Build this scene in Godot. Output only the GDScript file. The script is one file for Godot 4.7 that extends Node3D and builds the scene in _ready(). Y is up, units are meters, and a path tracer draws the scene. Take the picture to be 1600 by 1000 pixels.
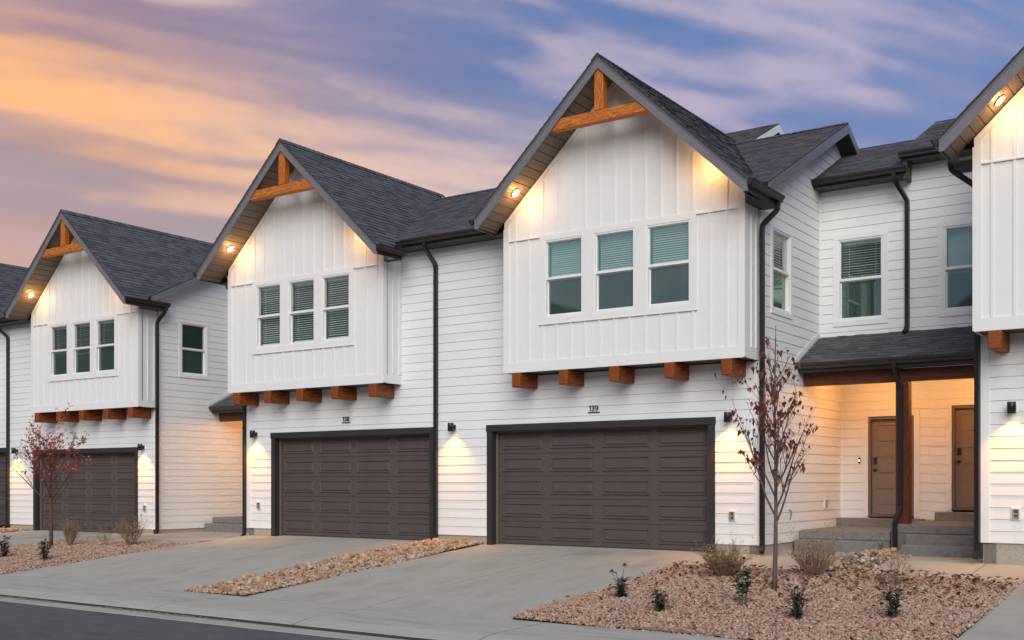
extends Node3D
# A row of white board-and-batten townhouses at dusk. Units are metres, y up; x runs along the row to the right,
# z comes out of the garage wall towards the street. y = 0 is the garage floor of numbers 138 and 139.

var M := {}
var rng := RandomNumberGenerator.new()
const LAP := 0.1876
const SLOPE := 0.0846


# ------------------------------------------------------------------ mesh helper
class MB:
	var st := SurfaceTool.new()
	var n := 0
	func _init() -> void:
		st.begin(Mesh.PRIMITIVE_TRIANGLES)
		st.set_smooth_group(-1)
	func col(c: Color) -> MB:
		st.set_color(c)
		return self
	func smooth(on: bool) -> MB:
		st.set_smooth_group(0 if on else -1)
		return self
	func tri(a: Vector3, b: Vector3, c: Vector3) -> void:      # counter-clockwise seen from its front
		st.add_vertex(a); st.add_vertex(c); st.add_vertex(b)
		n += 1
	func quad(a: Vector3, b: Vector3, c: Vector3, d: Vector3) -> void:
		tri(a, b, c); tri(a, c, d)
	func hexa(p: Array) -> void:     # 0-3 back face ccw seen from the front, 4-7 the same on the front
		quad(p[4], p[5], p[6], p[7]); quad(p[1], p[0], p[3], p[2])
		quad(p[0], p[1], p[5], p[4]); quad(p[2], p[3], p[7], p[6])
		quad(p[1], p[2], p[6], p[5]); quad(p[3], p[0], p[4], p[7])
	func box(lo: Vector3, hi: Vector3) -> MB:
		hexa([Vector3(lo.x, lo.y, lo.z), Vector3(hi.x, lo.y, lo.z), Vector3(hi.x, hi.y, lo.z), Vector3(lo.x, hi.y, lo.z),
			Vector3(lo.x, lo.y, hi.z), Vector3(hi.x, lo.y, hi.z), Vector3(hi.x, hi.y, hi.z), Vector3(lo.x, hi.y, hi.z)])
		return self
	func tbox(t: Transform3D, lo: Vector3, hi: Vector3) -> MB:
		hexa([t * Vector3(lo.x, lo.y, lo.z), t * Vector3(hi.x, lo.y, lo.z), t * Vector3(hi.x, hi.y, lo.z), t * Vector3(lo.x, hi.y, lo.z),
			t * Vector3(lo.x, lo.y, hi.z), t * Vector3(hi.x, lo.y, hi.z), t * Vector3(hi.x, hi.y, hi.z), t * Vector3(lo.x, hi.y, hi.z)])
		return self
	func cbox(lo: Vector3, hi: Vector3, c: float) -> MB:       # a box with its top and front edges chamfered (all twelve)
		var m := (lo + hi) / 2.0
		var h := (hi - lo) / 2.0
		for ax in 3:
			for s in [-1.0, 1.0]:
				var u := (ax + 1) % 3
				var v := (ax + 2) % 3
				var q := []
				for k in [[-1, -1], [1, -1], [1, 1], [-1, 1]]:
					var p := Vector3.ZERO
					p[ax] = s * h[ax]; p[u] = k[0] * (h[u] - c); p[v] = k[1] * (h[v] - c)
					q.append(m + p)
				if s > 0: quad(q[0], q[1], q[2], q[3])
				else: quad(q[3], q[2], q[1], q[0])
		for ax in 3:
			var u := (ax + 1) % 3
			var v := (ax + 2) % 3
			for su in [-1.0, 1.0]:
				for sv in [-1.0, 1.0]:
					var q := []
					for e in [[-1, 0], [1, 0], [1, 1], [-1, 1]]:
						var p := Vector3.ZERO
						p[ax] = e[0] * (h[ax] - c)
						p[u] = su * (h[u] - (c if e[1] == 1 else 0.0))
						p[v] = sv * (h[v] - (c if e[1] == 0 else 0.0))
						q.append(m + p)
					if su * sv > 0: quad(q[0], q[1], q[2], q[3])
					else: quad(q[3], q[2], q[1], q[0])
		for sx in [-1.0, 1.0]:
			for sy in [-1.0, 1.0]:
				for sz in [-1.0, 1.0]:
					var a := m + Vector3(sx * h.x, sy * (h.y - c), sz * (h.z - c))
					var b := m + Vector3(sx * (h.x - c), sy * h.y, sz * (h.z - c))
					var d := m + Vector3(sx * (h.x - c), sy * (h.y - c), sz * h.z)
					if sx * sy * sz > 0: tri(a, b, d)
					else: tri(a, d, b)
		return self
	func prism(poly: Array, t: Transform3D, depth: float) -> MB:   # convex outline in t's xy, ccw, pushed from z = 0 to depth
		var k := poly.size()
		for i in range(1, k - 1):
			tri(t * Vector3(poly[0].x, poly[0].y, depth), t * Vector3(poly[i].x, poly[i].y, depth), t * Vector3(poly[i + 1].x, poly[i + 1].y, depth))
			tri(t * Vector3(poly[0].x, poly[0].y, 0), t * Vector3(poly[i + 1].x, poly[i + 1].y, 0), t * Vector3(poly[i].x, poly[i].y, 0))
		for i in k:
			var a: Vector2 = poly[i]
			var b: Vector2 = poly[(i + 1) % k]
			quad(t * Vector3(a.x, a.y, 0), t * Vector3(b.x, b.y, 0), t * Vector3(b.x, b.y, depth), t * Vector3(a.x, a.y, depth))
		return self
	func tube(pts: Array, radii: Array, sides := 6, flat := Vector2.ONE) -> MB:
		var rings := []
		var side := Vector3.ZERO
		for i in pts.size():
			var d: Vector3 = ((pts[mini(i + 1, pts.size() - 1)] - pts[maxi(i - 1, 0)]) as Vector3).normalized()
			if side == Vector3.ZERO:
				side = d.cross(Vector3.UP if absf(d.y) < 0.9 else Vector3.BACK).normalized()
			side = (side - d * side.dot(d)).normalized()
			var up := side.cross(d)
			var ring := []
			for k in sides:
				var a := TAU * (k + 0.5) / sides
				ring.append(pts[i] + (side * cos(a) * flat.x + up * sin(a) * flat.y) * radii[i])
			rings.append(ring)
		for i in pts.size() - 1:
			for k in sides:
				var l := (k + 1) % sides
				quad(rings[i][k], rings[i + 1][k], rings[i + 1][l], rings[i][l])
		for e in [0, pts.size() - 1]:
			for k in range(1, sides - 1):
				if e == 0: tri(rings[e][0], rings[e][k], rings[e][k + 1])
				else: tri(rings[e][0], rings[e][k + 1], rings[e][k])
		return self
	func lathe(prof: Array, t: Transform3D, sides := 20) -> MB:   # prof: Vector2(radius, height along t's y)
		for i in prof.size() - 1:
			for k in sides:
				var a := TAU * k / sides
				var b := TAU * (k + 1) / sides
				var p: Vector2 = prof[i]
				var q: Vector2 = prof[i + 1]
				quad(t * Vector3(p.x * cos(a), p.y, -p.x * sin(a)), t * Vector3(p.x * cos(b), p.y, -p.x * sin(b)),
					t * Vector3(q.x * cos(b), q.y, -q.x * sin(b)), t * Vector3(q.x * cos(a), q.y, -q.x * sin(a)))
		return self
	func mesh() -> ArrayMesh:
		st.generate_normals()
		return st.commit()


func obj(called: String, b: MB, m: Material, parent: Node = self) -> MeshInstance3D:
	var o := MeshInstance3D.new()
	o.name = called
	o.mesh = b.mesh()
	o.material_override = m
	o.cast_shadow = GeometryInstance3D.SHADOW_CASTING_SETTING_ON
	if parent == self:
		o.name = numbered(called)
	parent.add_child(o, true)
	return o


var taken := {}
func numbered(called: String) -> String:
	var k: int = taken.get(called, 0)
	taken[called] = k + 1
	return called if k == 0 else "%s_%03d" % [called, k]


func thing(called: String, label: String, category: String, at := Vector3.ZERO, group := "", turn := 0.0) -> Node3D:
	var o := Node3D.new()
	o.name = numbered(called)
	add_child(o)
	o.position = at
	o.rotation.y = turn
	return tag(o, label, category, group)


func tag(o: Node3D, label: String, category: String, group := "") -> Node3D:
	o.set_meta("label", label)
	o.set_meta("category", category)
	if group:
		o.set_meta("group", group)
	return o


func dup(src: Node3D, called: String, label: String, at: Vector3, group := "", turn := 0.0) -> Node3D:
	var o: Node3D = src.duplicate()
	o.name = numbered(called)
	add_child(o)
	o.position = at
	o.rotation.y = turn
	o.set_meta("label", label)
	if group:
		o.set_meta("group", group)
	return o


func struct(called: String, b: MB, m: Material) -> MeshInstance3D:
	var o := obj(called, b, m)
	o.set_meta("kind", "structure")
	return o


func stuff(o: Node3D) -> Node3D:
	o.set_meta("kind", "stuff")
	return o


# ------------------------------------------------------------------ materials
func lin(r: float, g: float, b: float) -> Color:
	return Color(r, g, b).linear_to_srgb()


func noise_tex(freq: float, size := 512, ramp: Array = [], octaves := 4, seed_ := 1, kind := FastNoiseLite.TYPE_SIMPLEX_SMOOTH) -> NoiseTexture2D:
	var f := FastNoiseLite.new()
	f.noise_type = kind
	f.seed = seed_
	f.frequency = freq
	f.fractal_octaves = octaves
	var t := NoiseTexture2D.new()
	t.width = size
	t.height = size
	t.seamless = true
	t.noise = f
	if ramp.size():
		var g := Gradient.new()
		g.offsets = PackedFloat32Array(ramp[0])
		g.colors = PackedColorArray(ramp[1])
		t.color_ramp = g
	return t


func mat(called: String, c: Color, rough := 0.7) -> StandardMaterial3D:
	var m := StandardMaterial3D.new()
	m.resource_name = called
	m.albedo_color = c
	m.roughness = rough
	M[called] = m
	return m


func grain(m: StandardMaterial3D, color_tex: Texture2D, bump: Texture2D, scale: Vector3, cm := 0.0, world := false) -> void:
	m.uv1_triplanar = true
	m.uv1_world_triplanar = world
	m.uv1_scale = scale
	if color_tex:
		m.albedo_texture = color_tex
	if bump:
		m.heightmap_enabled = true
		m.heightmap_texture = bump
		m.heightmap_scale = cm


func grey(a: float) -> Color:
	return Color(a, a, a)


func make_materials() -> void:
	var fine := noise_tex(0.02, 512, [], 5, 3)
	var grainy := noise_tex(0.03, 512, [], 4, 5)
	var soft := noise_tex(0.006, 512, [[0.0, 0.35, 0.7, 1.0], [grey(0.985), grey(0.993), grey(1.0), grey(0.99)]], 5, 8)
	var streak := noise_tex(0.012, 512, [[0.0, 0.5, 1.0], [grey(0.97), grey(1.0), grey(0.98)]], 4, 14)
	# white fibre-cement lap siding, three slightly different tones of board
	for k in 3:
		var s := mat("siding_%d" % k, lin([0.80, 0.775, 0.79][k], [0.795, 0.775, 0.785][k], [0.79, 0.775, 0.785][k]), 0.55)
		grain(s, streak, grainy, Vector3(0.5, 5.0, 5.0), 0.016)
	var sz := mat("siding_side", lin(0.79, 0.785, 0.785), 0.55)
	grain(sz, streak, grainy, Vector3(5.0, 5.0, 0.5), 0.016)
	var tr := mat("white_trim", lin(0.80, 0.79, 0.785), 0.5)
	grain(tr, soft, null, Vector3(0.9, 0.9, 0.9))
	var pn := mat("white_panel", lin(0.79, 0.785, 0.785), 0.6)
	grain(pn, soft, null, Vector3(1.2, 0.9, 1.2))
	mat("vinyl", lin(0.80, 0.80, 0.80), 0.35)
	# stained cedar, grain along each axis
	var wood := noise_tex(0.012, 512, [[0.0, 0.3, 0.45, 0.55, 0.75, 1.0], [Color(0.44, 0.24, 0.13), Color(0.78, 0.50, 0.30), Color(0.56, 0.31, 0.17), Color(0.88, 0.60, 0.37), Color(0.64, 0.38, 0.21), Color(0.48, 0.27, 0.14)]], 5, 21)
	for k in 3:
		var w := mat("cedar_" + "xyz"[k], Color(0.70, 0.56, 0.20) if k == 2 else Color(0.50, 0.38, 0.17), 0.6)  # darker tint paints in the shade on the porch post; the beam shares it
		var sc := Vector3(3.0, 3.0, 3.0)
		sc[k] = 0.22
		grain(w, wood, grainy, sc, 0.05)
	var tw := mat("cedar_truss", Color(1.0, 0.90, 0.48), 0.6)
	grain(tw, wood, grainy, Vector3(0.25, 3.0, 3.0), 0.04)
	var tp := mat("cedar_truss_post", Color(1.0, 0.90, 0.48), 0.6)
	grain(tp, wood, grainy, Vector3(3.0, 0.25, 3.0), 0.04)
	# roof and metal
	var sh := mat("shingle", Color.WHITE, 0.95)
	sh.vertex_color_use_as_albedo = true
	grain(sh, noise_tex(0.2, 256, [[0.0, 0.5, 1.0], [grey(0.75), grey(1.0), grey(0.86)]], 3, 31), null, Vector3(3, 3, 3))
	sh.metallic_specular = 0.25
	mat("fascia", lin(0.17, 0.163, 0.18), 0.42)
	mat("rake_metal", lin(0.16, 0.16, 0.175), 0.35)
	mat("gutter", lin(0.028, 0.022, 0.021), 0.35)
	mat("downspout", lin(0.017, 0.014, 0.014), 0.35)
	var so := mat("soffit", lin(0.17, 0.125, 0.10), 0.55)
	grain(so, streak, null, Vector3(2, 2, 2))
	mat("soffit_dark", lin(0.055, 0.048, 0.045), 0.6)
	mat("deck", lin(0.05, 0.045, 0.04), 0.8)
	# garage
	var gd := mat("garage_door", lin(0.092, 0.072, 0.068), 0.45)
	grain(gd, noise_tex(0.01, 512, [[0.0, 0.5, 1.0], [grey(0.86), grey(1.0), grey(0.92)]], 4, 33), grainy, Vector3(0.7, 8.0, 8.0), 0.03)
	mat("garage_frame", lin(0.030, 0.027, 0.029), 0.5)
	mat("weather_strip", lin(0.16, 0.12, 0.10), 0.6)
	mat("entry_door", lin(0.22, 0.17, 0.145), 0.5)
	mat("entry_frame", lin(0.16, 0.125, 0.11), 0.5)
	mat("black_metal", lin(0.012, 0.012, 0.013), 0.4)
	mat("outlet_grey", lin(0.33, 0.29, 0.27), 0.5)
	mat("socket_grey", lin(0.08, 0.07, 0.07), 0.5)
	var st := mat("stucco", lin(0.40, 0.36, 0.29), 0.9)
	grain(st, noise_tex(0.02, 512, [[0.0, 0.5, 1.0], [grey(0.85), grey(1.0), grey(0.92)]], 5, 41), fine, Vector3(1.5, 1.5, 1.5), 0.10)
	mat("opposite_wall", lin(0.10, 0.095, 0.09), 0.8)
	# ground
	var stain := noise_tex(0.004, 1024, [[0.0, 0.25, 0.5, 0.75, 1.0], [Color(0.88, 0.865, 0.85), Color(0.955, 0.95, 0.94), Color(1, 1, 1), Color(0.97, 0.96, 0.945), Color(0.91, 0.89, 0.87)]], 6, 51)
	var c := mat("concrete", lin(0.400, 0.388, 0.348), 0.85)
	grain(c, stain, noise_tex(0.05, 512, [], 5, 52), Vector3(0.22, 0.22, 0.10), 0.10, true)
	c.detail_enabled = true
	c.detail_blend_mode = BaseMaterial3D.BLEND_MODE_MUL
	c.detail_albedo = noise_tex(0.11, 512, [[0.0, 0.5, 1.0], [grey(0.90), grey(1.0), grey(0.95)]], 3, 53)
	c.detail_uv_layer = BaseMaterial3D.DETAIL_UV_2
	c.uv2_triplanar = true
	c.uv2_world_triplanar = true
	c.uv2_scale = Vector3(1.2, 1.2, 1.2)
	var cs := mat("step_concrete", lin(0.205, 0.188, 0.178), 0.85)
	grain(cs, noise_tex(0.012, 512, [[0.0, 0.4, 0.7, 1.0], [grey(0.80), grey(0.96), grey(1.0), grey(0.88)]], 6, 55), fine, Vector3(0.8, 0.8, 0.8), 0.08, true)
	var ap := mat("kerb_concrete", lin(0.385, 0.378, 0.345), 0.85)
	grain(ap, stain, fine, Vector3(0.12, 0.3, 0.5), 0.08, true)
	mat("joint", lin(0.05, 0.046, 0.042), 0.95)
	var a := mat("asphalt", lin(0.125, 0.122, 0.128), 0.85)
	grain(a, noise_tex(0.35, 1024, [[0.0, 0.4, 0.6, 1.0], [grey(0.45), grey(0.80), grey(0.95), grey(1.0)]], 2, 61), noise_tex(0.3, 512, [], 2, 62), Vector3(0.8, 0.8, 0.8), 0.35, true)
	a.detail_enabled = true
	a.detail_blend_mode = BaseMaterial3D.BLEND_MODE_MUL
	a.detail_albedo = noise_tex(0.008, 512, [[0.0, 0.5, 1.0], [grey(0.80), grey(1.0), grey(0.88)]], 5, 63)
	a.detail_uv_layer = BaseMaterial3D.DETAIL_UV_2
	a.uv2_triplanar = true
	a.uv2_world_triplanar = true
	a.uv2_scale = Vector3(0.15, 0.15, 0.4)
	mat("soil", lin(0.20, 0.13, 0.10), 1.0)
	mat("silt", lin(0.30, 0.23, 0.19), 1.0)
	var gr := mat("stone", Color.WHITE, 0.85)
	gr.vertex_color_use_as_albedo = true
	grain(gr, noise_tex(0.03, 256, [[0.0, 0.5, 1.0], [grey(0.70), grey(1.0), grey(0.82)]], 4, 71), null, Vector3(6, 6, 6))
	mat("ground", lin(0.22, 0.17, 0.12), 1.0)
	var hl := mat("hill", lin(0.085, 0.075, 0.06), 1.0)
	grain(hl, noise_tex(0.02, 512, [[0.0, 0.5, 1.0], [grey(0.6), grey(1.0), grey(0.75)]], 5, 73), null, Vector3(0.01, 0.01, 0.01), 0, true)
	# glass
	var g := mat("glass", Color(0.50, 0.71, 0.68, 0.05), 0.02)
	g.transparency = BaseMaterial3D.TRANSPARENCY_ALPHA
	g.metallic = 0.45
	g.metallic_specular = 0.75
	var gk := mat("glass_clear", Color(0.44, 0.57, 0.52, 0.03), 0.02)
	gk.transparency = BaseMaterial3D.TRANSPARENCY_ALPHA
	gk.metallic = 0.15
	gk.metallic_specular = 0.75
	var gs := mat("glass_screen", Color(0.44, 0.55, 0.50, 0.05), 0.03)
	gs.transparency = BaseMaterial3D.TRANSPARENCY_ALPHA
	gs.metallic = 0.68
	gs.metallic_specular = 0.75
	mat("blind", lin(0.72, 0.80, 0.76), 0.6)
	mat("interior", lin(0.15, 0.14, 0.13), 0.9)
	mat("interior_floor", lin(0.10, 0.075, 0.055), 0.8)
	# lamps
	for q in [["lamp_glow", Color(1.0, 0.80, 0.50), 6.0], ["puck_glow", Color(1.0, 0.86, 0.64), 3.2]]:
		var e := mat(q[0], Color(0.9, 0.9, 0.9), 0.4)
		e.emission_enabled = true
		e.emission = q[1]
		e.emission_energy_multiplier = q[2]
	mat("puck_rim", lin(0.55, 0.52, 0.48), 0.4)
	# plants
	for q in [["bark", 0.115, 0.075, 0.065], ["bark_red", 0.10, 0.050, 0.040], ["twig", 0.10, 0.06, 0.055], ["dry_twig", 0.27, 0.18, 0.10], ["straw", 0.33, 0.24, 0.13],
			["leaf_maroon", 0.115, 0.020, 0.020], ["leaf_red", 0.17, 0.032, 0.024], ["leaf_orange", 0.52, 0.105, 0.03], ["leaf_rust", 0.36, 0.06, 0.03],
			["leaf_green", 0.035, 0.055, 0.028], ["leaf_dark", 0.022, 0.040, 0.024], ["stem_green", 0.06, 0.06, 0.03], ["petal", 0.20, 0.035, 0.085], ["seed_head", 0.035, 0.016, 0.013],
			["dead_leaf", 0.17, 0.062, 0.032], ["ribbon", 0.01, 0.20, 0.22], ["valve_green", 0.03, 0.07, 0.05], ["ribbon_pink", 0.7, 0.12, 0.2]]:
		var p := mat(q[0], lin(q[1], q[2], q[3]), 0.7)
		if q[0].begins_with("leaf") or q[0] == "petal":
			p.backlight_enabled = true
			p.backlight = lin(q[1] * 0.3, q[2] * 0.3, q[3] * 0.3)
			p.roughness = 0.5


# ------------------------------------------------------------------ sky
func make_sky() -> ImageTexture:
	var w := 2048
	var h := 1024
	var im := Image.create(w, h, false, Image.FORMAT_RGBF)
	var n1 := FastNoiseLite.new()
	n1.seed = SKY_SEED
	n1.frequency = 1.0
	n1.fractal_octaves = 6
	n1.fractal_gain = 0.55
	var n2 := FastNoiseLite.new()
	n2.seed = 9
	n2.frequency = 1.0
	n2.fractal_octaves = 3
	var az_dir := deg_to_rad(30.0)                      # the cirrus streaks run this way
	var dx := sin(az_dir)
	var dz := -cos(az_dir)
	var sun_az := deg_to_rad(-85.0)                     # where the sun went down
	for j in h:
		var el := PI * (0.5 - (j + 0.5) / h)
		if el < -0.03:
			continue
		var sy := sin(maxf(el, 0.0))
		var cy := cos(el)
		var e := rad_to_deg(el)
		var low := clampf(exp(-(e - 9.0) / 8.0), 0.0, 1.0)
		for i in w:
			var az := TAU * (i + 0.5) / w
			var x := sin(az) * cy
			var z := -cos(az) * cy
			var k := 1.0 / (sy + 0.12)
			var along := (x * dx + z * dz) * k
			var across := (x * -dz + z * dx) * k
			var warp := n2.get_noise_2d(across * 0.5 + 11.0, along * 0.22)
			var warp2 := n2.get_noise_2d(across * 1.7 + 31.0, along * 0.7)
			var a := n1.get_noise_2d(across * 1.1 + warp * 0.5 + 3.0, along * 0.20)
			var b := n1.get_noise_2d(across * 3.0 + warp * 0.9 + warp2 * 0.35 + 40.0, along * 0.55 + warp2 * 0.3)
			var c2 := n1.get_noise_2d(across * 7.0 + warp2 * 0.8 + 70.0, along * 1.6 + warp * 0.8)
			var near := pow(cos(az - sun_az) * 0.5 + 0.5, 4.6)                # 1 towards the afterglow
			var g1 := smoothstep(0.35, 0.85, near)
			var g2 := smoothstep(0.12, 0.78, near)
			var c := Color(0.042, 0.165, 0.44).lerp(Color(0.27, 0.20, 0.32), g1)
			c = c.lerp(Color(0.34, 0.36, 0.55).lerp(Color(0.66, 0.42, 0.29), g2), low)
			# thin lavender to pink veils
			var d := smoothstep(-0.30, 0.55, a + b * 0.45 + c2 * 0.24 + 0.10 * low + 0.02)
			var veil := Color(0.42, 0.395, 0.56).lerp(Color(0.66, 0.46, 0.47), g2)
			c = c.lerp(veil, d * 0.72)
			# brighter wisps in them
			var wsp := smoothstep(0.02, 0.52, b + a * 0.45 + c2 * 0.38)
			c = c.lerp(Color(0.64, 0.53, 0.62).lerp(Color(0.90, 0.64, 0.52), g2), wsp * 0.50)
			# the long lit bank of cirrus below them, glowing near the afterglow
			var azd := rad_to_deg(wrapf(az, -PI, PI))
			var elb := 17.0 - (azd + 50.0) * 0.155
			var q := (e - elb + warp * 2.2 + b * 1.6) / 3.0
			var bank := exp(-q * q) * smoothstep(0.02, 0.35, near) * clampf(0.85 + b * 0.9 + c2 * 0.8, 0.0, 1.0)
			c = c.lerp(Color(0.52, 0.46, 0.56).lerp(Color(0.76, 0.56, 0.50), smoothstep(0.10, 0.42, near)).lerp(Color(1.06, 0.54, 0.24), smoothstep(0.42, 0.78, near)), bank * 0.92)
			# grey undersides
			var q2 := (e - elb + 4.6 + warp * 2.0 + b * 2.0) / 1.5
			c = c.lerp(Color(0.36, 0.33, 0.40), exp(-q2 * q2) * 0.62 * smoothstep(0.05, 0.4, near))
			im.set_pixel(i, j, c)
	return ImageTexture.create_from_image(im)
const SKY_SEED := 5


# ------------------------------------------------------------------ walls
# A wall lies in a frame f: x along it, y up, z out of it. ext(y) gives its left and right ends, holes are Rect2s.
func strips(y0: float, y1: float, knees: Array, holes: Array, ext: Callable) -> Array:
	var ys := [y0, y1]
	for k in knees:
		if k > y0 + 0.001 and k < y1 - 0.001:
			ys.append(k)
	for r in holes:
		for y in [r.position.y, r.end.y]:
			if y > y0 + 0.001 and y < y1 - 0.001:
				ys.append(y)
	ys.sort()
	var out := []
	for i in ys.size() - 1:
		if ys[i + 1] - ys[i] < 0.002:
			continue
		var ya: float = ys[i]
		var yb: float = ys[i + 1]
		var ea: Vector2 = ext.call(ya + 0.0005)
		var eb: Vector2 = ext.call(yb - 0.0005)
		if ea.y - ea.x < 0.005:
			continue
		var cuts := []
		for r in holes:
			if r.position.y < yb - 0.001 and r.end.y > ya + 0.001:
				cuts.append([r.position.x, r.end.x])
		cuts.sort_custom(func(p, q): return p[0] < q[0])
		var la := ea.x
		var lb := eb.x
		for c in cuts:
			if c[0] > minf(la, lb) + 0.004 and c[0] < maxf(ea.y, eb.y):
				out.append([ya, yb, la, c[0], lb, c[0]])
			if c[1] > la:
				la = c[1]
				lb = c[1]
		if ea.y - la > 0.004 or eb.y - lb > 0.004:
			out.append([ya, yb, la, maxf(ea.y, la), lb, maxf(eb.y, lb)])
	return out


func lap_wall(parent: Node3D, f: Transform3D, y0: float, y1: float, knees: Array, holes: Array, ext: Callable, side := false, course0 := 0.165) -> MeshInstance3D:
	var b := MB.new()
	for s in strips(y0, y1, knees, holes, ext):
		b.hexa([f * Vector3(s[2], s[0], -0.14), f * Vector3(s[3], s[0], -0.14), f * Vector3(s[5], s[1], -0.14), f * Vector3(s[4], s[1], -0.14),
			f * Vector3(s[2], s[0], 0), f * Vector3(s[3], s[0], 0), f * Vector3(s[5], s[1], 0), f * Vector3(s[4], s[1], 0)])
	var wall := obj("wall", b, M.white_panel, parent)
	var c := floori((y0 - course0) / LAP)
	while course0 + c * LAP < y1 - 0.02:
		var ca := course0 + c * LAP
		var lo := maxf(ca, y0)
		var hi := minf(ca + LAP, y1)
		var list := strips(lo, hi, knees, holes, ext)
		var group := range(list.size())                         # pieces of one course that touch are one board
		for i in list.size():
			for j in i:
				var p: Array = list[i]
				var q: Array = list[j]
				if absf(p[0] - q[1]) < 0.003 and minf(p[3], q[5]) - maxf(p[2], q[4]) > 0.01 and group[i] != group[j]:
					var from: int = group[i]
					for k in list.size():
						if group[k] == from:
							group[k] = group[j]
		for g in list.size():
			var pb := MB.new()
			for i in list.size():
				if group[i] == g:
					var s: Array = list[i].duplicate()
					if s[1] > ca + LAP - 0.007 and s[1] - s[0] > 0.02:
						s[1] = ca + LAP - 0.007
					var ta := lerpf(0.018, 0.009, (s[0] - ca) / LAP)
					var tb := lerpf(0.018, 0.009, (s[1] - ca) / LAP)
					pb.hexa([f * Vector3(s[2], s[0], 0.0005), f * Vector3(s[3], s[0], 0.0005), f * Vector3(s[5], s[1], 0.0005), f * Vector3(s[4], s[1], 0.0005),
						f * Vector3(s[2], s[0], ta), f * Vector3(s[3], s[0], ta), f * Vector3(s[5], s[1], tb), f * Vector3(s[4], s[1], tb)])
			if pb.n:
				obj("plank", pb, M.siding_side if side else M["siding_%d" % (rng.randi() % 3)], wall)
		c += 1
	return wall


func trim(parent: Node3D, f: Transform3D, lo: Vector2, hi: Vector2, t := 0.028, n0 := 0.001, called := "trim") -> void:
	obj(called, MB.new().tbox(f, Vector3(lo.x, lo.y, n0), Vector3(hi.x, hi.y, t)), M.white_trim, parent)


func surround(parent: Node3D, f: Transform3D, r: Rect2, w: float, t := 0.03) -> void:      # four casing boards round an opening
	var b := MB.new()
	b.tbox(f, Vector3(r.position.x - w, r.position.y, 0.001), Vector3(r.position.x, r.end.y, t))
	b.tbox(f, Vector3(r.end.x, r.position.y, 0.001), Vector3(r.end.x + w, r.end.y, t))
	b.tbox(f, Vector3(r.position.x - w, r.end.y, 0.001), Vector3(r.end.x + w, r.end.y + w, t + 0.004))
	b.tbox(f, Vector3(r.position.x - w, r.position.y - w, 0.001), Vector3(r.end.x + w, r.position.y, t + 0.004))
	obj("window_casing", b, M.white_trim, parent)


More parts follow.
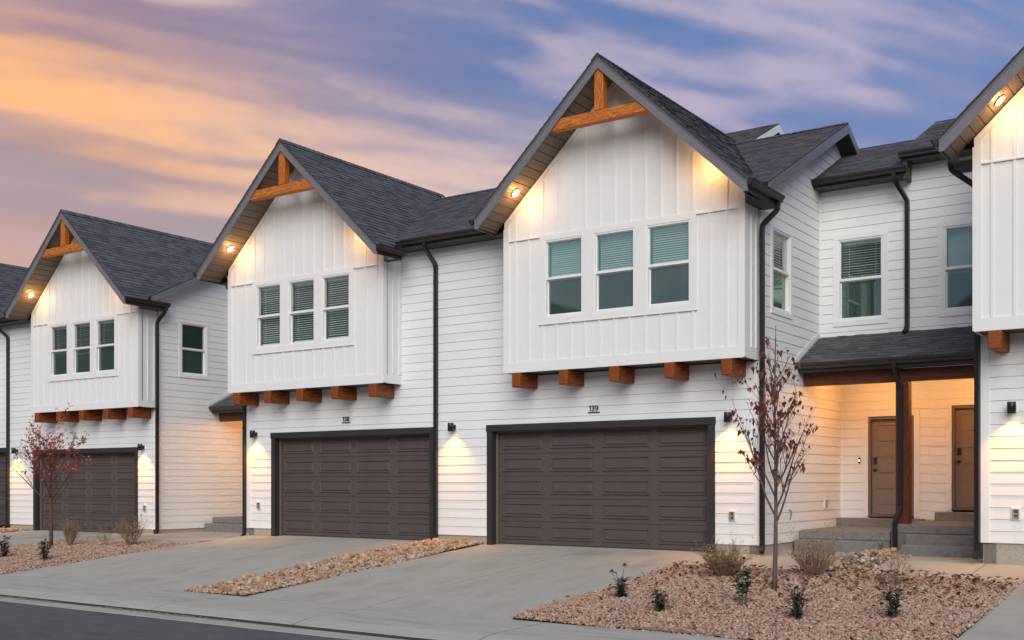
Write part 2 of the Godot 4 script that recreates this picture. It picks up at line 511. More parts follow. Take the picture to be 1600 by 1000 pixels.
# ------------------------------------------------------------------ windows
func window(parent: Node3D, f: Transform3D, r: Rect2, blind_down: float, tilt: float) -> void:
	var clear := tilt < 0.45
	var x0 := r.position.x
	var x1 := r.end.x
	var y0 := r.position.y
	var y1 := r.end.y
	var ym := (y0 + y1) / 2.0 + 0.01
	var w := Node3D.new()
	w.name = "window"
	parent.add_child(w, true)
	var b := MB.new()
	var k := 0.032
	b.tbox(f, Vector3(x0, y0, -0.10), Vector3(x0 + k, y1, 0.018)); b.tbox(f, Vector3(x1 - k, y0, -0.10), Vector3(x1, y1, 0.018))
	b.tbox(f, Vector3(x0 + k, y1 - k, -0.10), Vector3(x1 - k, y1, 0.018)); b.tbox(f, Vector3(x0 + k, y0, -0.10), Vector3(x1 - k, y0 + k + 0.008, 0.018))
	obj("frame", b, M.vinyl, w)
	var u := MB.new()
	var a := x0 + k
	var c := x1 - k
	u.tbox(f, Vector3(a, ym - 0.022, -0.045), Vector3(c, ym + 0.028, 0.006))
	u.tbox(f, Vector3(a, y1 - k - 0.016, -0.05), Vector3(c, y1 - k, -0.006)); u.tbox(f, Vector3(a, ym + 0.028, -0.05), Vector3(a + 0.016, y1 - k - 0.016, -0.006))
	u.tbox(f, Vector3(c - 0.016, ym + 0.028, -0.05), Vector3(c, y1 - k - 0.016, -0.006))
	obj("sash", u, M.vinyl, w)
	var l := MB.new()
	var yb := y0 + k + 0.008
	l.tbox(f, Vector3(a, yb, -0.075), Vector3(c, yb + 0.03, -0.045)); l.tbox(f, Vector3(a, yb + 0.03, -0.075), Vector3(a + 0.022, ym - 0.022, -0.045))
	l.tbox(f, Vector3(c - 0.022, yb + 0.03, -0.075), Vector3(c, ym - 0.022, -0.045)); l.tbox(f, Vector3(a + 0.022, ym - 0.04, -0.075), Vector3(c - 0.022, ym - 0.022, -0.046))
	obj("sash", l, M.vinyl, w)
	var p := MB.new()
	p.quad(f * Vector3(a + 0.016, ym + 0.028, -0.03), f * Vector3(c - 0.016, ym + 0.028, -0.03), f * Vector3(c - 0.016, y1 - k - 0.016, -0.03), f * Vector3(a + 0.016, y1 - k - 0.016, -0.03))
	obj("pane", p, M.glass_clear if clear else M.glass, w)
	var q := MB.new()
	q.quad(f * Vector3(a + 0.022, yb + 0.03, -0.06), f * Vector3(c - 0.022, yb + 0.03, -0.06), f * Vector3(c - 0.022, ym - 0.04, -0.06), f * Vector3(a + 0.022, ym - 0.04, -0.06))
	obj("pane", q, M.glass_clear if clear and blind_down > 0.9 else M.glass_screen, w)
	if blind_down > 0.0:
		var s := MB.new()
		s.tbox(f, Vector3(a + 0.01, y1 - k - 0.06, -0.19), Vector3(c - 0.01, y1 - k, -0.12))
		var y := y1 - k - 0.085
		var stop := y1 - k - (y1 - y0 - 2.0 * k) * blind_down
		var ct := cos(tilt)
		var sn := sin(tilt)
		while y > stop + 0.05:
			var jit := rng.randf_range(-0.05, 0.05)
			var d := Vector2(ct, sn + jit) * 0.024
			s.hexa([f * Vector3(a + 0.012, y + d.y - 0.0015, -0.155 - d.x), f * Vector3(c - 0.012, y + d.y - 0.0015, -0.155 - d.x), f * Vector3(c - 0.012, y + d.y + 0.0015, -0.155 - d.x), f * Vector3(a + 0.012, y + d.y + 0.0015, -0.155 - d.x),
				f * Vector3(a + 0.012, y - d.y - 0.0015, -0.155 + d.x), f * Vector3(c - 0.012, y - d.y - 0.0015, -0.155 + d.x), f * Vector3(c - 0.012, y - d.y + 0.0015, -0.155 + d.x), f * Vector3(a + 0.012, y - d.y + 0.0015, -0.155 + d.x)])
			y -= 0.050 if clear else 0.042
		s.tbox(f, Vector3(a + 0.012, stop, -0.18), Vector3(c - 0.012, stop + 0.045, -0.13))
		for t in [0.18, 0.82]:
			var xx := lerpf(a, c, t)
			s.tbox(f, Vector3(xx - 0.002, stop + 0.04, -0.128), Vector3(xx + 0.002, y1 - k, -0.126))
		stuff(obj("blind", s, M.blind, w))


# ------------------------------------------------------------------ roofs
# poly lies in the slope's own u (along the courses) and v (uphill); it must be convex.
func slope(parent: Node3D, at: Vector3, u: Vector3, v: Vector3, poly: Array, thick := 0.11) -> void:
	var n := u.cross(v).normalized()
	var t := Transform3D(Basis(u, v, n), at - n * thick)
	var deck := obj("roof_deck", MB.new().prism(poly, t, thick - 0.006), M.deck, parent)
	var b := MB.new()
	var vmax := 0.0
	for p in poly:
		vmax = maxf(vmax, p.y)
	var ex := 0.142
	var row := 0
	var vv := -0.02
	var f := Transform3D(Basis(u, v, n), at)
	while vv < vmax - 0.01:
		var v1 := minf(vv + ex + 0.012, vmax + 0.01)
		var e0 := span(poly, clampf(vv + 0.001, 0.0, vmax))
		var e1 := span(poly, clampf(v1 - 0.001, 0.0, vmax))
		if e0.y - e0.x > 0.02:
			var x := e0.x - rng.randf() * 0.3
			while x < e0.y:
				var x1 := x + rng.randf_range(0.14, 0.30)
				var h := 0.010 + (0.007 if rng.randf() < 0.5 else 0.0) + rng.randf() * 0.002
				var tone := rng.randf_range(0.74, 1.20)
				var tint := rng.randf_range(-0.06, 0.06)
				b.col(Color(0.112 * tone * (1.0 + tint), 0.108 * tone, 0.120 * tone * (1.0 - tint)))
				var a0 := clampf(x, e0.x, e0.y)
				var a1 := clampf(x1, e0.x, e0.y)
				var b0 := clampf(x, e1.x, e1.y)
				var b1 := clampf(x1, e1.x, e1.y)
				if a1 - a0 > 0.004:
					var p0 := f * Vector3(a0, vv, h)
					var p1 := f * Vector3(a1, vv, h)
					var p2 := f * Vector3(b1, v1, 0.003)
					var p3 := f * Vector3(b0, v1, 0.003)
					b.quad(p0, p1, p2, p3)
					b.quad(f * Vector3(a0, vv, -0.006), f * Vector3(a1, vv, -0.006), p1, p0)
					b.tri(f * Vector3(a0, vv, -0.004), p0, p3)
					b.tri(f * Vector3(a1, vv, -0.004), p2, p1)
				x = x1
		vv += ex
		row += 1
	stuff(obj("shingles", b, M.shingle, deck))


func span(poly: Array, y: float) -> Vector2:
	var lo := INF
	var hi := -INF
	for i in poly.size():
		var a: Vector2 = poly[i]
		var b: Vector2 = poly[(i + 1) % poly.size()]
		if minf(a.y, b.y) - 1e-5 <= y and maxf(a.y, b.y) + 1e-5 >= y:
			if absf(a.y - b.y) < 1e-5:
				lo = minf(lo, minf(a.x, b.x)); hi = maxf(hi, maxf(a.x, b.x))
			else:
				var x := lerpf(a.x, b.x, (y - a.y) / (b.y - a.y))
				lo = minf(lo, x); hi = maxf(hi, x)
	return Vector2(lo, hi)


func ridge_caps(parent: Node3D, a: Vector3, b: Vector3, drop_a: Vector3, drop_b: Vector3) -> void:   # folded cap shingles along a ridge
	var m := MB.new()
	var l := a.distance_to(b)
	var d := (b - a) / l
	var x := 0.0
	while x < l - 0.02:
		var p := a + d * x
		var q := a + d * minf(x + 0.17, l)
		var tone := rng.randf_range(0.7, 1.2)
		m.col(Color(0.115 * tone, 0.111 * tone, 0.123 * tone))
		var up0 := Vector3.UP * 0.028
		var up1 := Vector3.UP * 0.016
		m.quad(p + up0, q + up1, q + drop_a + up1, p + drop_a + up0)
		m.quad(q + up1, p + up0, p + drop_b + up0, q + drop_b + up1)
		m.quad(p + up0, p + drop_a + up0, p + drop_a - up0 * 0.4, p - up0 * 0.4)
		m.quad(p + drop_b + up0, p + up0, p - up0 * 0.4, p + drop_b - up0 * 0.4)
		x += 0.15
	stuff(obj("ridge_cap", m, M.shingle, parent))


# K-shaped gutter from a to b; out points away from the eave
func gutter(parent: Node3D, a: Vector3, b: Vector3, out: Vector3, called := "gutter") -> void:
	var d := (b - a).normalized()
	if d.cross(Vector3.UP).dot(out) < 0.0:                          # keep the frame right-handed: x = out, y = up, z = along
		var s := a; a = b; b = s
		d = -d
	var t := Transform3D(Basis(out, Vector3.UP, out.cross(Vector3.UP)), a)
	var l := a.distance_to(b)
	var sgn := 1.0 if out.cross(Vector3.UP).dot(d) > 0.0 else -1.0
	if sgn < 0:
		t.origin = b
	var m := MB.new()
	for part in [[Vector2(0, -0.115), Vector2(0.012, -0.115), Vector2(0.012, 0.0), Vector2(0, 0.0)],
			[Vector2(0.012, -0.115), Vector2(0.070, -0.115), Vector2(0.070, -0.103), Vector2(0.012, -0.103)],
			[Vector2(0.070, -0.115), Vector2(0.082, -0.100), Vector2(0.082, -0.052), Vector2(0.070, -0.060)],
			[Vector2(0.082, -0.075), Vector2(0.112, -0.032), Vector2(0.104, -0.024), Vector2(0.074, -0.067)],
			[Vector2(0.100, -0.034), Vector2(0.116, -0.034), Vector2(0.116, 0.0), Vector2(0.100, 0.0)]]:
		m.prism(part, t, l)
	for e in [0.0, l - 0.006]:
		m.prism([Vector2(0, -0.117), Vector2(0.071, -0.117), Vector2(0.084, -0.100), Vector2(0.084, -0.073), Vector2(0.118, -0.034), Vector2(0.118, 0.001), Vector2(0, 0.001)], t.translated_local(Vector3(0, 0, e)), 0.006)
	obj(called, m, M.gutter, parent)


func pipe(parent: Node3D, pts: Array, called := "downspout") -> void:
	var m := MB.new()
	var fine := []
	for i in pts.size():                                             # round the elbows a little
		if i == 0 or i == pts.size() - 1:
			fine.append(pts[i])
			continue
		var p: Vector3 = pts[i]
		var back: Vector3 = (pts[i - 1] - p)
		var fore: Vector3 = (pts[i + 1] - p)
		var r := minf(0.055, minf(back.length(), fore.length()) * 0.45)
		fine.append(p + back.normalized() * r)
		fine.append(p + (back.normalized() + fore.normalized()) * r * 0.25)
		fine.append(p + fore.normalized() * r)
	var radii := []
	for p in fine:
		radii.append(0.052)
	m.tube(fine, radii, 4)
	# joint collars
	for i in pts.size() - 1:
		var p: Vector3 = pts[i]
		var q: Vector3 = pts[i + 1]
		if p.distance_to(q) > 1.2:
			for t in [0.06, 0.55]:
				var c := p.lerp(q, t)
				var dd := (q - p).normalized()
				m.tube([c - dd * 0.03, c + dd * 0.03], [0.057, 0.057], 4)
	obj(called, m, M.downspout, parent)


func roof_y(p: Dictionary, d: float) -> float:
	return p.ya - p.m * d


const MR_Y := 8.67
const MR_Z := -3.86
const ZF := 1.28
const ZB := 0.61


# the steep gable over the bay: c is its centre line, hl / hr its half spans
func gable(h: Node3D, c: float, ya: float, m: float, hl: float, hr: float) -> Node3D:
	var roof := Node3D.new()
	roof.name = "gable_roof"
	h.add_child(roof, true)
	var L := sqrt(1.0 + m * m)
	var vz := func(d): return MR_Z - 2.0 * (ya - m * d - MR_Y) - 0.12       # where it dives into the main roof
	var zfr := ZF + 0.025
	var rt := [Vector2(0, 0), Vector2(zfr - vz.call(hr), 0), Vector2(zfr - vz.call(0.0), hr * L), Vector2(0, hr * L)]
	slope(h, Vector3(c + hr, ya - m * hr, zfr), Vector3(0, 0, -1), Vector3(-1, m, 0) / L, rt, 0.03)
	var z0 := -8.0
	var lf := [Vector2(vz.call(hl) - z0, 0), Vector2(zfr - z0, 0), Vector2(zfr - z0, hl * L), Vector2(vz.call(0.0) - z0, hl * L)]
	slope(h, Vector3(c - hl, ya - m * hl, z0), Vector3(0, 0, 1), Vector3(1, m, 0) / L, lf, 0.03)
	ridge_caps(h, Vector3(c, ya + 0.01, zfr), Vector3(c, ya + 0.01, vz.call(0.0)), Vector3(0.13, -0.13 * m, 0), Vector3(-0.13, -0.13 * m, 0))
	# barge boards on the front, with a drip edge above
	for s in [-1.0, 1.0]:
		var hh: float = hl if s < 0 else hr
		var top := 0.035
		var pts := [Vector2(0, -top), Vector2(s * hh, -m * hh - top), Vector2(s * hh, -m * hh - 0.205), Vector2(s * (hh - 0.07), -m * hh - 0.205), Vector2(0, -0.245)]
		if s > 0:
			pts.reverse()
		obj("fascia", MB.new().prism(pts, Transform3D(Basis(), Vector3(c, ya, ZF - 0.025)), 0.03), M.fascia, h)
		var dr := [Vector2(0, -0.012), Vector2(s * hh, -m * hh - 0.012), Vector2(s * hh, -m * hh - 0.07), Vector2(0, -0.07)]
		if s > 0:
			dr.reverse()
		obj("drip_edge", MB.new().prism(dr, Transform3D(Basis(), Vector3(c, ya, ZF + 0.005)), 0.012), M.fascia, h)
		# soffit planks run out from the wall to the barge board
		var soffit := Node3D.new()
		soffit.name = "soffit"
		h.add_child(soffit, true)
		var wd := 0.185
		var dir := Vector3(s, -m, 0) / L
		var nrm := Vector3(s * m, 1, 0) / L
		var q := 0.02
		var total := hh * L - 0.06
		while q < total - 0.02:
			var q1 := minf(q + wd - 0.013, total)
			var o := Vector3(c, ya - 0.222, 0)
			var b := MB.new()
			var p0 := o + dir * q
			var p1 := o + dir * q1
			var th := nrm * 0.014
			var za := ZB + 0.004
			var zb := ZF - 0.026
			var pp := [p0, p1, p1 + th, p0 + th] if s > 0 else [p1, p0, p0 + th, p1 + th]
			var bk := []
			var fr := []
			for v in pp:
				bk.append(v + Vector3(0, 0, za)); fr.append(v + Vector3(0, 0, zb))
			b.hexa(bk + fr)
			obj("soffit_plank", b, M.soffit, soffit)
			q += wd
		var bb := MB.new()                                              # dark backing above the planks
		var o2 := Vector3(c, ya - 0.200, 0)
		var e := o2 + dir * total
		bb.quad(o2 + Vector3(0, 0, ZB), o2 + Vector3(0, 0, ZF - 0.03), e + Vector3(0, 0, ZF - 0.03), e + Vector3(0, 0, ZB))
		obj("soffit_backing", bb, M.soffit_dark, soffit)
	# the open truss in the peak
	obj("truss_post", MB.new().cbox(Vector3(c - 0.095, ya - 1.0, ZF - 0.19), Vector3(c + 0.095, ya - 0.20, ZF - 0.03), 0.008), M.cedar_truss_post, h)
	var ty := ya - 1.03
	var w0 := 0.84
	var w1 := w0 + 0.17 / m
	var pl := [Vector2(-w1, -0.19), Vector2(w1, -0.19), Vector2(w0, 0.0), Vector2(-w0, 0.0)]
	obj("truss_beam", MB.new().prism(pl, Transform3D(Basis(), Vector3(c, ty + 0.02, ZF - 0.20)), 0.178), M.cedar_truss, h)
	roof.queue_free()
	h.remove_child(roof)
	return h


# bay with board-and-batten face between xl and xr; windows are Rect2s in x, y
func bay(h: Node3D, xl: float, xr: float, yb: float, c: float, ya: float, m: float, wins: Array, blinds: Array, outer: int) -> void:
	var f := Transform3D(Basis(), Vector3(0, 0, ZB))
	var top := func(x: float) -> float: return ya - 0.24 - m * absf(x - c)
	var ex := func(y: float) -> Vector2:
		var d: float = (ya - 0.22 - y) / m
		return Vector2(maxf(xl, c - d), minf(xr, c + d))
	var bw := Node3D.new()
	bw.name = "bay"
	h.add_child(bw, true)
	var b := MB.new()
	var knees := [top.call(xl), top.call(xr)]
	for s in strips(yb, ya - 0.23, knees, wins, ex):
		b.hexa([f * Vector3(s[2], s[0], -0.14), f * Vector3(s[3], s[0], -0.14), f * Vector3(s[5], s[1], -0.14), f * Vector3(s[4], s[1], -0.14),
			f * Vector3(s[2], s[0], 0), f * Vector3(s[3], s[0], 0), f * Vector3(s[5], s[1], 0), f * Vector3(s[4], s[1], 0)])
	obj("panel", b, M.white_panel, bw)
	# side cheeks, floor and dark underside
	for s in [[xl, 1.0], [xr, -1.0]]:
		var x: float = s[0]
		var g := MB.new()
		g.box(Vector3(minf(x, x + s[1] * 0.12), yb, -0.02), Vector3(maxf(x, x + s[1] * 0.12), ya - 0.36 - m * absf(x - c), ZB - 0.141))
		g.box(Vector3(minf(x, x + s[1] * 0.02), yb, ZB - 0.141), Vector3(maxf(x, x + s[1] * 0.02), ya - 0.36 - m * absf(x - c), ZB - 0.001))
		obj("panel", g, M.white_panel, bw)
		for z in [0.02, 0.27]:                                          # battens and corner boards on the cheek
			var wdt := 0.085 if z == 0.02 else 0.045
			obj("batten", MB.new().box(Vector3(minf(x, x - s[1] * 0.018), yb + 0.2, z), Vector3(maxf(x, x - s[1] * 0.018), ya - 0.40 - m * absf(x - c), z + wdt)), M.white_trim, bw)
		obj("corner_board", MB.new().box(Vector3(minf(x, x - s[1] * 0.022), yb, ZB - 0.10), Vector3(maxf(x, x - s[1] * 0.022), ya - 0.38 - m * absf(x - c), ZB + 0.0235)), M.white_trim, bw)
		obj("skirt_board", MB.new().box(Vector3(minf(x, x - s[1] * 0.020), yb - 0.01, 0.0), Vector3(maxf(x, x - s[1] * 0.020), yb + 0.18, ZB - 0.101)), M.white_trim, bw)
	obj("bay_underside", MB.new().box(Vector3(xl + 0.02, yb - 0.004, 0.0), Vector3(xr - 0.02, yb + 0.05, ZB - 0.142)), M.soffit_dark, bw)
	# trims on the face
	trim(bw, f, Vector2(xl, yb - 0.012), Vector2(xr, yb + 0.19), 0.022, 0.0005, "skirt_board")
	for x in [[xl, xl + 0.105], [xr - 0.105, xr]]:
		trim(bw, f, Vector2(x[0] + 0.001, yb + 0.19), Vector2(x[1], ya - 0.30 - m * maxf(absf(x[0] - c), absf(x[1] - c))), 0.024, 0.0005, "corner_board")
	for s in [-1.0, 1.0]:
		var e := (xr - c) if s > 0 else (c - xl)
		var pl := [Vector2(0, -0.245), Vector2(s * e, -0.245 - m * e), Vector2(s * e, -0.36 - m * e), Vector2(0, -0.36)]
		if s > 0:
			pl.reverse()
		obj("frieze_board", MB.new().prism(pl, Transform3D(Basis(), Vector3(c, ya, ZB + 0.0008)), 0.020 + (0.001 if s > 0 else 0.0)), M.white_trim, bw)
	var w0: Rect2 = wins[0]
	var w2: Rect2 = wins[-1]
	var kw := 0.115
	var band := w0.end.y + 0.075
	trim(bw, f, Vector2(xl + 0.105, band), Vector2(w0.position.x - kw, band + 0.022), 0.030, 0.0005, "flashing")
	trim(bw, f, Vector2(w2.end.x + kw, band), Vector2(xr - 0.105, band + 0.022), 0.030, 0.0005, "flashing")
	# casing round and between the windows
	var cs := MB.new()
	var xa := w0.position.x - kw
	var xz := w2.end.x + kw
	cs.tbox(f, Vector3(xa, w0.end.y, 0.001), Vector3(xz, w0.end.y + kw, 0.027))
	cs.tbox(f, Vector3(xa, w0.position.y - kw, 0.001), Vector3(xz, w0.position.y, 0.027))
	cs.tbox(f, Vector3(xa - 0.02, w0.position.y - kw - 0.014, 0.001), Vector3(xz + 0.02, w0.position.y - kw, 0.036))
	var prev := xa
	for w in wins:
		cs.tbox(f, Vector3(prev, w0.position.y, 0.001), Vector3(w.position.x, w0.end.y, 0.027))
		prev = w.end.x
	cs.tbox(f, Vector3(prev, w0.position.y, 0.001), Vector3(xz, w0.end.y, 0.027))
	obj("window_casing", cs, M.white_trim, bw)
	# battens
	var x := xl + 0.26
	var shared := {}
	while x < xr - 0.14:
		var runs := []
		var t: float = ya - 0.37 - m * (absf(x + 0.022 - c) if x > c else absf(x - 0.022 - c))
		var y_low := yb + 0.19
		if x > xa - 0.03 and x < xz + 0.03:
			runs.append([y_low, w0.position.y - kw - 0.014])
			runs.append([w0.end.y + kw, t])
		else:
			runs.append([y_low, band])
			runs.append([band + 0.022, t])
		for r in runs:
			if r[1] - r[0] > 0.05:
				obj("batten", MB.new().tbox(f, Vector3(x - 0.022, r[0], 0.0005), Vector3(x + 0.022, r[1], 0.019)), M.white_trim, bw)
		x += 0.322
	for i in wins.size():
		window(h, f, wins[i], blinds[i][0], blinds[i][1])


func garage(h: Node3D, xl: float, xr: float, y: float, top: float) -> void:      # outer edges of its dark frame
	var fw := 0.135
	var fr := MB.new()
	fr.box(Vector3(xl, y - 0.02, -0.165), Vector3(xl + fw, top - fw, 0.034))
	fr.box(Vector3(xr - fw, y - 0.02, -0.165), Vector3(xr, top - fw, 0.034))
	fr.box(Vector3(xl - 0.012, top - fw, -0.165), Vector3(xr + 0.012, top, 0.046))
	obj("garage_frame", fr, M.garage_frame, h)
	var ws := MB.new()
	ws.box(Vector3(xl + fw, y, -0.165), Vector3(xl + fw + 0.035, top - fw - 0.03, -0.118))
	ws.box(Vector3(xr - fw - 0.035, y, -0.165), Vector3(xr - fw, top - fw - 0.03, -0.118))
	ws.box(Vector3(xl + fw, top - fw - 0.03, -0.165), Vector3(xr - fw, top - fw, -0.118))
	obj("weather_strip", ws, M.weather_strip, h)
	var x0 := xl + fw + 0.002
	var x1 := xr - fw - 0.002
	var y0 := y + 0.02
	var y1 := top - fw
	var door := MB.new()
	var hh := (y1 - y0) / 5.0
	for i in 5:
		door.box(Vector3(x0, y0 + i * hh + 0.004, -0.225), Vector3(x1, y0 + (i + 1) * hh - 0.004, -0.180))
		door.box(Vector3(x0, y0 + i * hh - 0.004, -0.225), Vector3(x1, y0 + i * hh + 0.004, -0.205))
	door.box(Vector3(x0, y - 0.005, -0.22), Vector3(x1, y0 - 0.004, -0.186))
	var d := obj("garage_door", door, M.garage_door, h)
	var cw := (x1 - x0) / 4.0
	for i in 5:
		for k in 4:
			var px := x0 + k * cw + (0.125 if k == 0 else 0.085)
			var qx := x0 + (k + 1) * cw - (0.125 if k == 3 else 0.085)
			var py := y0 + i * hh + 0.085
			var qy := y0 + (i + 1) * hh - 0.085
			var b := MB.new()
			var rings := [[0.0, -0.1795], [0.016, -0.157], [0.026, -0.157], [0.044, -0.1798], [0.054, -0.1798], [0.072, -0.162]]
			for j in rings.size() - 1:
				var a: float = rings[j][0]
				var e: float = rings[j + 1][0]
				var za: float = rings[j][1]
				var ze: float = rings[j + 1][1]
				b.quad(Vector3(px + a, py + a, za), Vector3(qx - a, py + a, za), Vector3(qx - e, py + e, ze), Vector3(px + e, py + e, ze))
				b.quad(Vector3(qx - a, py + a, za), Vector3(qx - a, qy - a, za), Vector3(qx - e, qy - e, ze), Vector3(qx - e, py + e, ze))
				b.quad(Vector3(qx - a, qy - a, za), Vector3(px + a, qy - a, za), Vector3(px + e, qy - e, ze), Vector3(qx - e, qy - e, ze))
				b.quad(Vector3(px + a, qy - a, za), Vector3(px + a, py + a, za), Vector3(px + e, py + e, ze), Vector3(px + e, qy - e, ze))
			var e2 := 0.072
			b.quad(Vector3(px + e2, py + e2, -0.162), Vector3(qx - e2, py + e2, -0.162), Vector3(qx - e2, qy - e2, -0.162), Vector3(px + e2, qy - e2, -0.162))
			obj("panel", b, M.garage_door, d)


func entry_door(h: Node3D, z: float, x0: float, x1: float, y0: float, y1: float, handle_left: bool) -> void:
	var fr := MB.new()
	fr.box(Vector3(x0, y0, z - 0.13), Vector3(x0 + 0.05, y1, z + 0.004)); fr.box(Vector3(x1 - 0.05, y0, z - 0.13), Vector3(x1, y1, z + 0.004))
	fr.box(Vector3(x0 + 0.05, y1 - 0.06, z - 0.13), Vector3(x1 - 0.05, y1, z + 0.004))
	fr.box(Vector3(x0 + 0.05, y0 - 0.02, z - 0.13), Vector3(x1 - 0.05, y0 + 0.025, z + 0.02))
	var zd := z - 0.085
	var d := MB.new()
	var a := x0 + 0.053
	var c := x1 - 0.053
	var b0 := y0 + 0.03
	var b1 := y1 - 0.063
	d.box(Vector3(a, b0, zd - 0.050), Vector3(c, b1, zd - 0.022))
	d.box(Vector3(a, b0, zd - 0.022), Vector3(a + 0.115, b1, zd)); d.box(Vector3(c - 0.115, b0, zd - 0.022), Vector3(c, b1, zd))
	var rows := 5
	var hh := (b1 - b0 - 0.12 - 0.20) / rows
	d.box(Vector3(a + 0.115, b0, zd - 0.022), Vector3(c - 0.115, b0 + 0.20, zd)); d.box(Vector3(a + 0.115, b1 - 0.12, zd - 0.022), Vector3(c - 0.115, b1, zd))
	var door := obj("entry_door", d, M.entry_door, h)
	obj("door_frame", fr, M.entry_frame, door)
	for i in rows:
		obj("panel", MB.new().box(Vector3(a + 0.117, b0 + 0.20 + i * hh + 0.010, zd - 0.0218), Vector3(c - 0.117, b0 + 0.20 + (i + 1) * hh - 0.010, zd - 0.006)), M.entry_door, door)
	var hx := a + 0.07 if handle_left else c - 0.07
	var hy := b0 + 0.92
	obj("door_lock", MB.new().cbox(Vector3(hx - 0.035, hy + 0.13, zd), Vector3(hx + 0.035, hy + 0.27, zd + 0.03), 0.008), M.black_metal, door)
	obj("door_knob", MB.new().lathe([Vector2(0.033, 0), Vector2(0.033, 0.008), Vector2(0.012, 0.012), Vector2(0.012, 0.035), Vector2(0.028, 0.045), Vector2(0.030, 0.062), Vector2(0.018, 0.07), Vector2(0.0, 0.072)], Transform3D(Basis(Vector3.RIGHT, PI / 2), Vector3(hx, hy, zd)), 14), M.black_metal, door)
	obj("peephole", MB.new().lathe([Vector2(0.008, 0), Vector2(0.008, 0.004), Vector2(0.0, 0.004)], Transform3D(Basis(Vector3.RIGHT, PI / 2), Vector3((a + c) / 2, y0 + 1.52, zd)), 10), M.black_metal, door)
	var s := MB.new()                                                    # white casing
	s.box(Vector3(x0 - 0.11, y0 - 0.02, z + 0.0005), Vector3(x0, y1, z + 0.028)); s.box(Vector3(x1, y0 - 0.02, z + 0.0005), Vector3(x1 + 0.11, y1, z + 0.028))
	s.box(Vector3(x0 - 0.11, y1, z + 0.0005), Vector3(x1 + 0.11, y1 + 0.11, z + 0.030))
	obj("door_casing", s, M.white_trim, door)


func main_roof(h: Node3D, x0: float, x1: float) -> void:
	var L := sqrt(1.25)
	var ze := 0.45
	var d := ze - MR_Z
	slope(h, Vector3(x0, MR_Y - 0.5 * d, ze), Vector3(1, 0, 0), Vector3(0, 0.5, -1) / L, [Vector2(0, 0), Vector2(x1 - x0, 0), Vector2(x1 - x0, d * L), Vector2(0, d * L)])
	var db := 5.4
	slope(h, Vector3(x1, MR_Y - 0.5 * db, MR_Z - db), Vector3(-1, 0, 0), Vector3(0, 0.5, 1) / L, [Vector2(0, 0), Vector2(x1 - x0, 0), Vector2(x1 - x0, db * L), Vector2(0, db * L)])
	ridge_caps(h, Vector3(x0, MR_Y + 0.008, MR_Z), Vector3(x1, MR_Y + 0.008, MR_Z), Vector3(0, -0.065, 0.13), Vector3(0, -0.065, -0.13))


# rake of the main roof over the side wall; s = +1 on the right end (x grows outwards)
func rake(h: Node3D, x: float, s: float) -> void:
	var b := MB.new()
	for k in [[0.47, 1.0], [MR_Z - 5.4, -1.0]]:
		var z0: float = k[0]
		var dd := absf(z0 - MR_Z)
		var zs := signf(z0 - MR_Z)
		var p := [Vector3(x, MR_Y - 0.02, MR_Z), Vector3(x, MR_Y - 0.02 - 0.5 * dd, MR_Z + zs * dd), Vector3(x, MR_Y - 0.20 - 0.5 * dd, MR_Z + zs * dd), Vector3(x, MR_Y - 0.20, MR_Z)]
		var q := []
		for v in p:
			q.append(v + Vector3(s * 0.025, 0, 0))
		if zs * s > 0:
			b.hexa([p[3], p[2], p[1], p[0], q[3], q[2], q[1], q[0]])
		else:
			b.hexa([p[0], p[1], p[2], p[3], q[0], q[1], q[2], q[3]])
	obj("rake_board", b, M.rake_metal, h)
	var so := MB.new()
	for k in [[0.45, 1.0], [MR_Z - 5.4, -1.0]]:
		var z0: float = k[0]
		var dd := absf(z0 - MR_Z)
		var zs := signf(z0 - MR_Z)
		var o := Vector3(x - s * 0.36, MR_Y - 0.17, MR_Z)
		var e := Vector3(x - s * 0.36, MR_Y - 0.17 - 0.5 * dd, MR_Z + zs * dd)
		so.quad(o, e, e + Vector3(s * 0.36, 0, 0), o + Vector3(s * 0.36, 0, 0))
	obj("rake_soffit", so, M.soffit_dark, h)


# flat soffit with vent strips under a straight eave along x, its fascia and its gutter
func eave(h: Node3D, x0: float, x1: float, y: float, zw: float, ze: float, g0: float, g1: float) -> void:
	obj("fascia", MB.new().box(Vector3(x0, y - 0.15, ze - 0.05), Vector3(x1, y - 0.012, ze - 0.022)), M.gutter, h)
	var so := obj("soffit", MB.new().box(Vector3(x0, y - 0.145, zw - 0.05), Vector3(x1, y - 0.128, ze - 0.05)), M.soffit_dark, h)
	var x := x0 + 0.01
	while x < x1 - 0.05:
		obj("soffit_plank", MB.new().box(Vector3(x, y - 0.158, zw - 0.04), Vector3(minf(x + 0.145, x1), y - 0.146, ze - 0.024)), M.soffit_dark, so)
		x += 0.155
	gutter(h, Vector3(g0, y + 0.004, ze - 0.02), Vector3(g1, y + 0.004, ze - 0.02), Vector3(0, 0, 1))


# small eave under the low end of a gable, running along z; s = +1 on the right
func gable_eave(h: Node3D, x: float, xw: float, y: float, s: float, z0: float) -> void:
	var lo := minf(x, xw)
	var hi := maxf(x, xw)
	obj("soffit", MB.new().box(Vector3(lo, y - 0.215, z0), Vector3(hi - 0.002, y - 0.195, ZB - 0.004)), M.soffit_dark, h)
	obj("fascia", MB.new().box(Vector3(x - 0.012 - s * 0.012, y - 0.21, z0), Vector3(x + 0.012 - s * 0.012, y - 0.03, ZF - 0.03)), M.gutter, h)
	gutter(h, Vector3(x, y - 0.015, z0), Vector3(x, y - 0.015, ZF + 0.02), Vector3(s, 0, 0))


